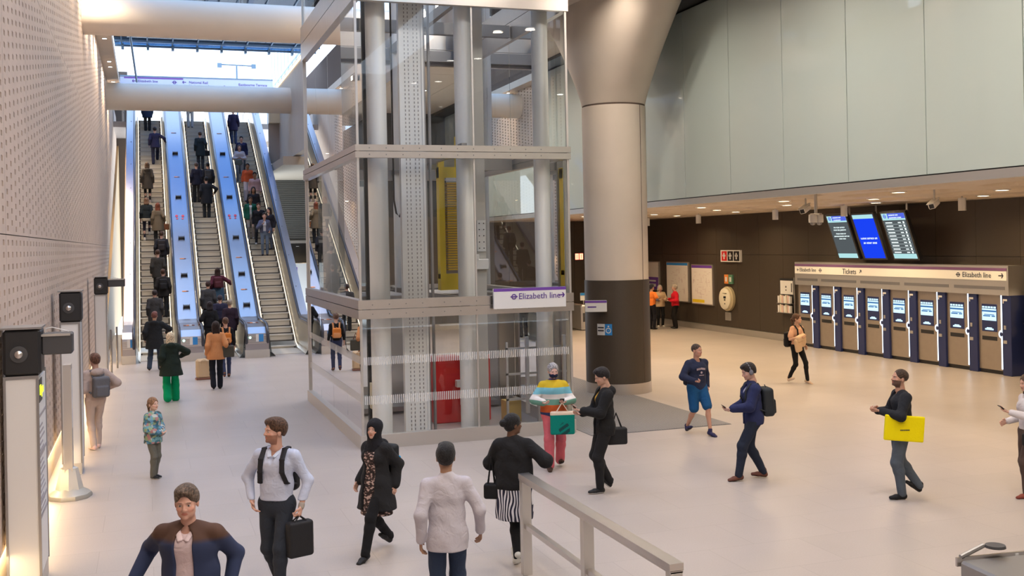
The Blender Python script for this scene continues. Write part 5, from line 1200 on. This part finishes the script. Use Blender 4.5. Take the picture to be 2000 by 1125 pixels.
# 6 person in the striped sweater
J = person('person in chunky striped sweater, navy mask and pink trousers', (5.99, 15.62, 0), D2(166), 1.66, .009, (.60, .38, .32), ('pony', (.30, .29, .30), 0, (.04, .16, .20)), {1: (.10, .16, .01, 8), -1: (-.11, -.16, .03, -18)}, fem=True, bulk=1.3, head=(10, -10), mask=(.012, .016, .045),
    arms={1: (.20, .26, -.27, (1, -1, -.6)), -1: (.15, .26, -.27, (-1, -1, -.6))},
    top=dict(c='stripe_knit', hem=-.10, t=.036, se=.014, cuff=.046, neck=.025, noch=1, fold=.008), trous=((.55, .12, .15), 'straight', 1.12), shoes=((.045, .025, .018), (.02, .015, .012)))
phone(J, -1, 'phone held by the person in the striped sweater')
handbag(J, -1, 'teal tote bag with cream top hanging from the striped sweater arm', (.0, .20, .16), (.20, .035, .19), .14, 'tote bag', 'tote_bag', (.72, .58, .46), c2=lambda V_, C_: (C_.__setitem__(V_[:, 2] > V_[:, 2].max()-.055, (.72, .58, .46)), C_.__setitem__((np.hypot(V_[:, 0]-V_[:, 0].mean()+.03, (V_[:, 2]-V_[:, 2].min()-.09)*.8) < .09) & (np.sin(V_[:, 2]*60+V_[:, 0]*40) > -.3), (.01, .06, .06)), C_)[2], at=J['wr'][-1]+V3(.05, .07, 0))
backpack(J, 'dark backpack worn by the person in the striped sweater', (.02, .02, .05), w=.12, hgt=.16, off=.19, strap=False)
# 7 man in the black padded jacket
J = person('man in black padded jacket over mustard shirt looking at phone', (6.08, 13.86, 0), D2(82), 1.77, .0085, (.52, .31, .23), ('short', (.015, .012, .012)), {-1: (-.07, .10, 0, 0), 1: (.07, -.08, .05, -38)}, head=(0, -20),
    arms={-1: (.08, .33, -.24, (-1, -1, -.8)), 1: (.10, .30, -.30, (1, -1, -.8))},
    top=dict(c=(.014, .014, .015), hem=-.15, t=.032, se=.016, cuff=.042, open=.06, hood=1, fold=.012), under=dict(c=(.58, .31, .03), hem=-.05, t=.012), trous=((.016, .016, .018), 'tapered', 1.05), shoes=((.02, .02, .022), (.60, .58, .56)))
phone(J, -1, 'phone in the hand of the man in the black padded jacket')
handbag(J, 1, 'black shoulder bag behind the hip of the man in the padded jacket', (.018, .018, .02), (.07, .15, .12), .20, at=J['up'](.10, -.20, .12), tilt=0)
# 8 man in shorts
J = person('man in navy sweatshirt and blue shorts walking past the column', (9.42, 17.26, 0), D2(186), 1.69, .009, (.50, .27, .19), ('crop', (.06, .04, .03)), {1: (.09, -.22, .04, -25), -1: (-.09, .28, .01, 8)}, head=(18, 0), bulk=1.12,
    arms={1: (.21, .24, -.32, (1, -1, -.5), 1.2), -1: (.22, .02, -.48, (-.6, -1, 0), 1.)},
    top=dict(c=(.022, .028, .060), hem=-.08, t=.030, se=.014, cuff=.036, fold=.008, name='sweatshirt'), trous=((.012, .075, .20), 'shorts', 1.18), shoes=((.03, .028, .08), (.015, .015, .03)))
b = MB(); b.mi = 0; up = J['up']; ux = J['X']; up_z = np.cross(J['X'], J['Yf'])
for k in range(7): c = up(-.084+.028*k, .158-.005*abs(k-3), .315+.014*(1-abs(k-3)/3)); c2 = .010; b.box(c[0]-c2, c[0]+c2, c[1], c[1]+.004, c[2]-.018, c[2]+.018)
for k in range(5): c = up(-.045+.022*k, .158, .205); b.box(c[0]-.009, c[0]+.009, c[1]-.002, c[1]+.004, c[2]-.007, c[2]+.007)
c = up(0, .160, .255); b.lathe([(.022, 0), (.018, .003)], 12, M=Matrix.Translation(Vector(c)) @ Matrix.Rotation(-PI/2, 4, 'X'))
b.build('chest_print', mat('faded_print', (.42, .33, .36), .8), J['P'])
backpack(J, 'small dark backpack on the man in blue shorts', (.02, .022, .035), w=.15, hgt=.14, z=.12, off=.17, strap=False)
# 9 man with headphones and rucksack
J = person('man in navy jacket with headphones looking down at phone', (8.40, 13.70, 0), D2(76), 1.75, .0085, (.56, .34, .27), ('short', (.02, .015, .014)), {1: (.08, -.16, .01, -6), -1: (-.08, .26, .01, 6)}, head=(6, -16), lean=3,
    arms={-1: (.09, .33, -.30, (-1, -1, -.8)), 1: (.16, .26, -.34, (1, -1, -.8))},
    top=dict(c=(.022, .028, .085), hem=-.11, t=.032, se=.018, cuff=.040, neck=.03, fold=.010, open=.03), under=dict(c=(.42, .40, .48), hem=-.06, t=.008), trous=((.020, .026, .045), 'tapered', 1.05), shoes=((.13, .05, .035), (.05, .025, .02)))
phone(J, -1, 'phone in the hand of the man wearing headphones')
G = Fld(); hp = J['hp']
for k in range(8): a0, a1 = PI*k/8, PI*(k+1)/8; G.cone(hp(.092*math.cos(a0), -.01, .02+.115*math.sin(a0)), hp(.092*math.cos(a1), -.01, .02+.115*math.sin(a1)), .007, .007)
for sd in (-1, 1): G.ell(hp(.09*sd, -.005, -.005), (.020, .034, .038))
obj_field(J, 'headphones', G, M_shoe, 'grey headphones over the ears of the man in the navy jacket', 'headphones', (.16, .16, .19), .006)
backpack(J, 'large dark grey rucksack of the man wearing headphones', (.028, .032, .036), w=.15, hgt=.21, z=.20, d=.085, off=.18)
# 10 woman carrying a coat
J = person('woman in peach T-shirt and black leggings walking by the ticket machines', (14.93, 22.30, 0), D2(196), 1.72, .0095, (.60, .36, .26), ('pony', (.10, .05, .03)), {1: (.08, -.20, .03, -22), -1: (-.08, .24, .01, 15)}, fem=True, head=(22, 0),
    arms={1: (.12, .22, -.24, (1, -1, -.8)), -1: (.23, .04, -.46)},
    top=dict(c=(.72, .42, .28), hem=-.06, t=.022, sleeve=.36, se=.008, name='t_shirt'), trous=(BLK, 'legging', 1.08), shoes=((.60, .46, .36), (.70, .62, .55)))
F = Fld(); F.rbox(J['up'](.10, .20, .20), (.15, .07, .08), .05, R=rot('Y', 18)).rbox(J['up'](.16, .17, .02), (.10, .05, .17), .045, R=rot('Y', 14)).ell(J['up'](.0, .19, .12), (.10, .06, .15), .05)
obj_field(J, 'folded_coat', F, M_cloth, 'cream coat carried over the arm of the woman in peach T-shirt', 'coat', (.70, .50, .33), .012)
backpack(J, 'black backpack worn by the woman in the peach T-shirt', BLK, w=.14, hgt=.19, z=.14, x=.06)
# 11 man with the yellow bag
J = person('bearded man in black jacket and grey jeans carrying yellow bag', (9.58, 11.92, 0), D2(70), 1.75, .0085, (.50, .28, .20), ('crop', (.05, .03, .02)), {-1: (-.07, .02, 0, 0), 1: (.07, -.26, .07, -35)}, head=(8, 6), lean=-2, bulk=1.08, beard=(.035, .022, .018),
    arms={-1: (.14, .30, -.22, (-1, -1, -.6), 1.2), 1: (.16, .26, -.26, (1, -1, -.6), 1.)},
    top=dict(c=(.018, .020, .026), hem=-.14, t=.028, se=.012, cuff=.038, open=.05, fold=.009), under=dict(c=(.03, .03, .035), hem=-.06, t=.012), trous=((.085, .105, .135), 'tapered', 1.08), shoes=((.014, .014, .016), (.03, .03, .03)))
F = Fld(); F.rbox(J['up'](-.235, .03, .02), (.03, .26, .17), .012, R=rot('X', 5))
t = obj_field(J, 'shopping_bag', F, M_bag, 'flat bright yellow shopping bag under the arm of the bearded man', 'shopping bag', (.85, .72, .0), .009)
b = MB(); c = J['up'](-.235, .03, .02)
for k in range(9): b.box(c[0]-.034, c[0]-.031, c[1]-.06+.014*k, c[1]-.05+.014*k, c[2]-.028, c[2]-.012)
b.build('bag_print', M_blackink, t)
# 12 woman at the right edge
J = person('woman in pale blouse and dark trousers cut by the right edge', (11.18, 11.30, 0), D2(75), 1.66, .010, (.60, .36, .28), ('long', (.10, .06, .04), .25), {-1: (-.08, .10, 0, 5), 1: (.08, -.2, .05, -30)}, fem=True, head=(0, -8),
    arms={-1: (.12, .34, -.18, (-1, -1, -.6)), 1: (.22, .2, -.36)}, top=dict(c=(.60, .56, .58), hem=.0, t=.028, se=.014, name='blouse'), trous=((.085, .055, .045), 'tapered', 1.15), shoes=((.20, .045, .03), (.05, .02, .02)))
phone(J, -1, 'phone held out by the woman at the right edge')
handbag(J, -1, 'black handbag with long strap of the woman at the right edge', BLK, (.10, .05, .09), .28, at=J['up'](-.24, .16, .26))
# 13 child
person('child in floral jacket and grey trousers standing alone', (.03, 17.50, 0), D2(-132), 1.23, .0075, (.66, .42, .32), ('pony', (.28, .15, .08)), {1: (.06, .03, 0, 0), -1: (-.06, -.03, 0, 0)}, child=True, head=(-6, 0), fem=True,
    arms={1: (.05, .22, -.36, (1, -1, 0)), -1: (.06, .20, -.38, (-1, -1, 0))}, top=dict(c='floral_print', hem=-.17, flare=.03, t=.045, se=.028, cuff=.06, neck=.03, noch=1), trous=((.13, .125, .105), 'slim', 1.15), shoes=((.02, .02, .022), (.62, .60, .58)))
# 14 person with grey rucksack by the wall
J = person('person in beige hooded top standing close to the wall', (-.93, 20.5, 0), D2(22), 1.73, .0105, SK1, ('short', (.12, .055, .035)), {1: (.07, .10, 0, 0), -1: (-.07, -.08, 0, 0)}, lean=-3, arms={1: (.26, .14, -.34, (1, -1, 0)), -1: (.2, .2, -.3)},
    top=dict(c=(.46, .36, .32), hem=-.05, t=.035, se=.018, hood=1), trous=((.50, .40, .35), 'slim', 1.05), shoes=((.68, .46, .42), (.72, .66, .62)))
backpack(J, 'grey rucksack of the person standing close to the wall', (.13, .13, .145), w=.15, hgt=.19, z=.20, x=.03)
# 15-18 around the foot of the escalators
person('blonde woman from behind in dark green coat and bright green trousers', (.47, 26.17, 0), D2(4), 1.63, .0105, SK1, ('long', (.72, .58, .40), .26), {1: (.11, .10, 0, 0), -1: (-.10, -.14, .03, -15)}, fem=True, bulk=1.15,
    arms={1: (.26, .20, -.30, (1, -.5, 0)), -1: (.24, .05, -.46)}, top=dict(c=(.018, .028, .022), hem=-.30, flare=.08, t=.042, se=.022, hood=1), trous=((.0, .30, .12), 'wide', 1.02), shoes=((.05, .03, .015), BLK))
J = person('woman from behind in orange-tan blazer and black trousers', (1.60, 27.92, 0), D2(3), 1.73, .0105, SK2, ('long', (.025, .014, .012), .30), {1: (.09, .08, 0, 0), -1: (-.09, -.1, .03, -18)}, fem=True, bulk=1.15,
    arms={1: (.25, .06, -.42), -1: (.24, .02, -.5)}, top=dict(c=(.62, .27, .11), hem=-.19, flare=.03, t=.03, se=.012, noch=1), trous=((.012, .014, .022), 'straight', 1.0), shoes=(BLK, BLK))
handbag(J, 1, 'grey-green handbag on the shoulder of the woman in orange-tan blazer', (.075, .07, .055), (.15, .06, .15), .17, at=J['up'](.29, -.06, .32), hcol=(.15, .05, .03))
J = person('person with short brown hair and orange backpack wearing jeans', (2.0, 30.3, 0), D2(4), 1.66, .011, SK1, ('short', (.11, .06, .04)), walk(.16), fem=True, top=dict(c=BLK, hem=-.04, t=.022), trous=((.035, .045, .10), 'slim', 1.0), shoes=((.16, .07, .05), BLK))
backpack(J, 'orange backpack worn by the person in jeans and black top', (.62, .20, .04), w=.13, hgt=.15, z=.20, tcol=(.60, .28, .12))
t = thing('tan_holdall', 'tan upright holdall standing on the floor beside the orange-tan blazer', 'holdall', (1.38, 30.2, 0)); t.rotation_euler[2] = .1
MB().bbox(-.19, .19, -.12, .12, .03, .56, .05).build('bag_body', mat('tan_canvas', (.60, .44, .27), .7), t, True); MB().bbox(-.20, .20, -.13, .13, 0, .05, .01).build('bag_base', M_brown, t); MB().tube([(-.1, -.125, .3), (-.1, -.14, .5), (0, -.14, .56), (.1, -.14, .5), (.1, -.125, .3)], .012, 8).build('handle', mat('tan_strap', (.66, .50, .32), .6), t)
person('man in long black coat stepping onto the left escalator', (.16, 33.0, 0), D2(-8), 1.76, .012, SK2, ('short', (.16, .06, .05)), {1: (.12, .14, .0, 0), -1: (-.14, -.20, .05, -20)}, bulk=1.2, arms={1: (.30, .28, -.30, (1, -.6, 0)), -1: (.28, .0, -.46)}, top=dict(c=(.016, .018, .022), hem=-.30, flare=.05, t=.04, se=.02, hood=1), trous=((.035, .05, .085), 'straight', 1.0), shoes=(BRN, BLK))
# 19-21 by the maps
person('station worker in orange high-visibility vest and dark trousers', (18.95, 38.3, 0), D2(-70), 1.80, .012, SK2, ('short', (.02, .02, .03)), top=dict(c=(.85, .22, .04), hem=-.04, t=.03, sleeve=.3, se=.01), under=dict(c=(.12, .13, .20), t=.01, hem=-.02), trous=((.014, .014, .02), 'straight', 1.0), arms={1: (.2, .2, -.3, (1, -1, -.5)), -1: (.2, .24, -.24, (-1, -1, -.5))})
person('grey-haired person in beige jacket talking in front of the wall map', (19.78, 39.2, 0), D2(170), 1.72, .012, SK1, ('bob', (.42, .38, .34), .10), fem=True, bulk=1.1, top=dict(c=(.60, .44, .28), hem=-.12, t=.035, se=.016, noch=1), trous=(BLK, 'slim', 1.05), shoes=((.62, .58, .52), (.6, .6, .6)), arms={1: (.12, .24, -.2, (1, -1, -.5)), -1: (.1, .24, -.28, (-1, -1, -.5))})
person('balding person in bright red jacket and black trousers before the maps', (19.95, 38.2, 0), D2(75), 1.76, .012, SK1, ('short', (.42, .36, .30)), bulk=1.2, top=dict(c=(.62, .015, .03), hem=-.08, t=.035, se=.018, noch=1, neck=.03), trous=((.014, .012, .012), 'straight', 1.1), arms={1: (.16, .24, -.24, (1, -1, -.5)), -1: (.16, .22, -.3, (-1, -1, -.5))})

# ---- people on the escalators
def on_step(x, y):
    k = math.floor((y-EY)/.4); return (x, EY+.4*k+.17, max(zs(EY+.4*k)+.231, .1))
def rider(label, x, y, away=True, skin=SK1, hair=('short', BRN), c=NAVY, tr=CHAR, cut='straight', hem=-.14, fem=False, H=1.72, bp=None, bag=None, arms=None, fl=.02, shoes=(BLK, BLK), extra_top=None, legs=None, turn=0, bulk=1.05, under=None):
    tp = dict(c=c, hem=hem, t=.032, se=.014, flare=fl, noch=1)
    if extra_top: tp.update(extra_top)
    J = person(label, on_step(x, y), D2((0 if away else 176)+turn), H, .0135, skin, hair, legs or {1: (.09, .0, 0, 0), -1: (-.09, .0, 0, 0)}, fem=fem, bulk=bulk, arms=arms or {}, top=tp, under=under, trous=(tr, cut, 1.0), shoes=shoes)
    if bp: backpack(J, bp[0], bp[1], strap=False, off=.18)
    if bag: handbag(J, 1, bag[0], bag[1], (.15, .05, .12), .05)
    return J
STEPUP = {1: (.09, .30, .24, 0), -1: (-.09, -.10, .0, 0)}
rider('man in dark grey coat with pale collar low on the left escalator', .21, 38.6, c=(.05, .048, .05), hem=-.30, extra_top=dict(neck=.03), hair=('short', (.03, .02, .02)), bulk=1.2)
rider('person in black padded coat low on the left escalator, near its right side', .51, 39.95, c=(.028, .026, .026), hem=-.20, bp=('black backpack low on the left escalator', (.02, .02, .022)), extra_top=dict(hood=1))
rider('person in dark olive coat on the left escalator above the padded coat', .36, 41.0, c=(.045, .042, .038), hem=-.26, bulk=1.1)
rider('person with dark backpack halfway up the left escalator', .51, 42.3, c=(.03, .03, .035), bp=('dark backpack halfway up the left escalator', (.035, .03, .032)), tr=(.05, .055, .06))
rider('person with long auburn hair in khaki coat on the left escalator', .42, 44.1, c=(.17, .13, .085), hair=('long', (.20, .06, .03), .26), hem=-.34, fl=.05, fem=True, bag=('brown leather handbag on the left escalator', (.32, .12, .05)), arms={1: (.26, .0, -.40)})
rider('woman in black jacket with cream hem and leggings on the left escalator', .0, 44.6, c=(.025, .03, .032), hem=-.06, fem=True, hair=('bob', (.22, .12, .07), .12), tr=(.02, .018, .03), cut='legging', under=dict(c=(.58, .50, .38), hem=-.17, t=.03, sleeve=0, noch=1), shoes=((.7, .6, .5), (.7, .7, .6)), legs=STEPUP)
rider('person in long olive parka on the upper left escalator', .06, 47.4, c=(.075, .062, .05), hem=-.36, fl=.04, fem=True, hair=('bob', (.12, .07, .04), .10), tr=(.02, .02, .02), cut='legging', extra_top=dict(hood=1), shoes=((.5, .4, .35), (.5, .4, .4)))
rider('man in navy suit with hand on the rail high on the left escalator', .42, 50.8, c=(.035, .035, .085), hem=-.17, hair=('short', (.02, .015, .015)), tr=(.03, .032, .06), arms={1: (.44, .18, -.30, (1, -1, -.5)), -1: (.26, -.02, -.48)}, legs=STEPUP)
rider('person in dark blue coat at the top of the left escalator', .12, 53.6, c=(.02, .035, .075), hem=-.3, bulk=1.2)
rider('person in dark green coat with bag high on the middle escalator', 2.36, 50.3, c=(.022, .032, .038), hem=-.34, bag=('black bag high on the middle escalator', BLK), tr=(.03, .035, .045), arms={1: (.26, 0, -.42)})
rider('person in navy jacket with skirt on the left side of the middle escalator', 2.05, 47.2, c=(.022, .024, .045), hem=-.20, fem=True, hair=('short', (.10, .07, .06)), bag=('black carrier bag on the middle escalator', (.03, .035, .035)))
rider('person with grey backpack on the right side of the middle escalator', 2.52, 47.55, c=(.025, .028, .04), hair=('short', BLK), bp=('grey backpack on the middle escalator', (.06, .06, .065)))
rider('person in long black coat in the middle of the middle escalator', 2.38, 46.0, c=(.020, .022, .028), hem=-.36, hair=('short', BLK), tr=(.025, .028, .032), bulk=1.2, arms={1: (.34, .1, -.34, (1, -1, 0)), -1: (.25, 0, -.5)})
rider('woman in maroon padded jacket and denim skirt, hand on the rail', 2.38, 39.65, c=(.085, .02, .035), hem=-.08, fem=True, hair=('long', (.03, .015, .012), .2), under=dict(c=(.05, .10, .17), hem=-.42, t=.03, sleeve=0, flare=.04, noch=1), cut='legging', tr=BLK, arms={1: (.46, .2, -.28, (1, -1, -.6)), -1: (.26, 0, -.45)}, bulk=1.2, bp=('maroon backpack on the middle escalator', (.09, .025, .035)))
rider('person in dark grey jacket with pale collar low on the middle escalator', 2.0, 38.9, c=(.05, .05, .055), hem=-.20, hair=('short', (.05, .025, .02)), extra_top=dict(neck=.03), bulk=1.15)
rider('person in navy top behind the denim skirt on the middle escalator', 2.35, 38.3, c=(.03, .03, .06), hem=-.1, hair=('short', (.05, .04, .05)))
rider('grey-haired person in dark plum coat entering the middle escalator', 2.62, 37.4, c=(.030, .018, .030), hem=-.3, hair=('short', (.30, .25, .20)), bulk=1.15)
rider('dark-haired woman in black top with bare forearms entering the middle escalator', 1.92, 36.7, c=BLK, hem=-.10, fem=True, hair=('bob', (.02, .014, .016), .14), extra_top=dict(sleeve=.5), arms={-1: (.36, .08, -.44)}, bulk=1.2)
rider('person in pale beige top at the head of the middle escalator', 2.1, 54.2, c=(.50, .42, .38), hem=-.05, fem=True, tr=(.5, .5, .5))
DN = {1: (.09, .22, -.0, 0), -1: (-.09, -.04, .0, 0)}
rider('man in dark coat and blue jeans at the top of the right escalator', 4.02, 52.6, c=(.03, .025, .06), hem=-.3, tr=(.06, .08, .15))
rider('man in navy jacket standing behind the woman in white on the right escalator', 4.14, 49.6, False, c=(.018, .022, .07), hair=('short', BLK), tr=(.05, .06, .08))
rider('woman in white top with grey bag on the right escalator', 3.98, 48.9, False, c=(.50, .46, .50), hem=-.04, fem=True, hair=('bob', (.05, .03, .02), .12), tr=(.24, .28, .34), cut='straight', bag=('dark grey bag held by the woman in white on the right escalator', (.10, .12, .12)), arms={1: (.10, .24, -.30, (1, -1, -.5)), -1: (.1, .24, -.3, (-1, -1, -.5))}, shoes=((.7, .7, .7), (.7, .7, .7)))
rider('person in orange top with cross-body strap on the right escalator', 4.18, 47.3, False, c=(.60, .12, .05), hem=-.04, fem=True, skin=SK3, hair=('short', BLK), tr=(.55, .48, .50), cut='wide', legs=DN)
rider('person in pink top standing below the orange top on the right escalator', 4.40, 46.5, False, c=(.48, .32, .34), hem=-.05, skin=SK3, hair=('short', BLK), tr=(.50, .42, .40))
rider('person in black jacket above the green jacket on the right escalator', 4.22, 45.5, False, c=(.02, .02, .026), hair=('bob', BLK, .12), skin=SK3, hem=-.2)
rider('person in green jacket over white shirt on the right escalator', 4.02, 44.7, False, c=(.01, .09, .06), hem=-.16, hair=('short', BRN), skin=SK3, under=dict(c=(.62, .6, .6), hem=-.02, t=.012), extra_top=dict(open=.055), tr=(.42, .36, .32), shoes=((.6, .55, .5), (.6, .6, .6)))
rider('man in black jacket walking down the right escalator', 4.30, 44.0, False, c=(.014, .014, .018), hem=-.10, hair=('short', (.10, .04, .02)), tr=(.02, .02, .022), cut='slim', shoes=((.7, .65, .62), (.7, .7, .7)), legs={1: (.12, .25, -.0, 0), -1: (-.14, -.16, .03, -10)})
rider('woman in grey-blue cardigan and jeans low on the right escalator', 4.44, 43.3, False, c=(.10, .11, .18), hem=-.02, fem=True, hair=('short', (.03, .02, .02)), under=dict(c=(.60, .60, .66), hem=-.05, t=.012), extra_top=dict(open=.07), tr=(.13, .17, .24), cut='slim', arms={1: (.10, .22, -.14, (1, -1, -.5)), -1: (.2, .1, -.4)})
rider('dark-haired woman in black top leaning to the woman in grey-blue cardigan', 4.68, 43.7, False, c=(.02, .02, .028), hem=-.06, fem=True, hair=('long', (.02, .014, .014), .2), tr=(.10, .12, .17), cut='slim', turn=-40)
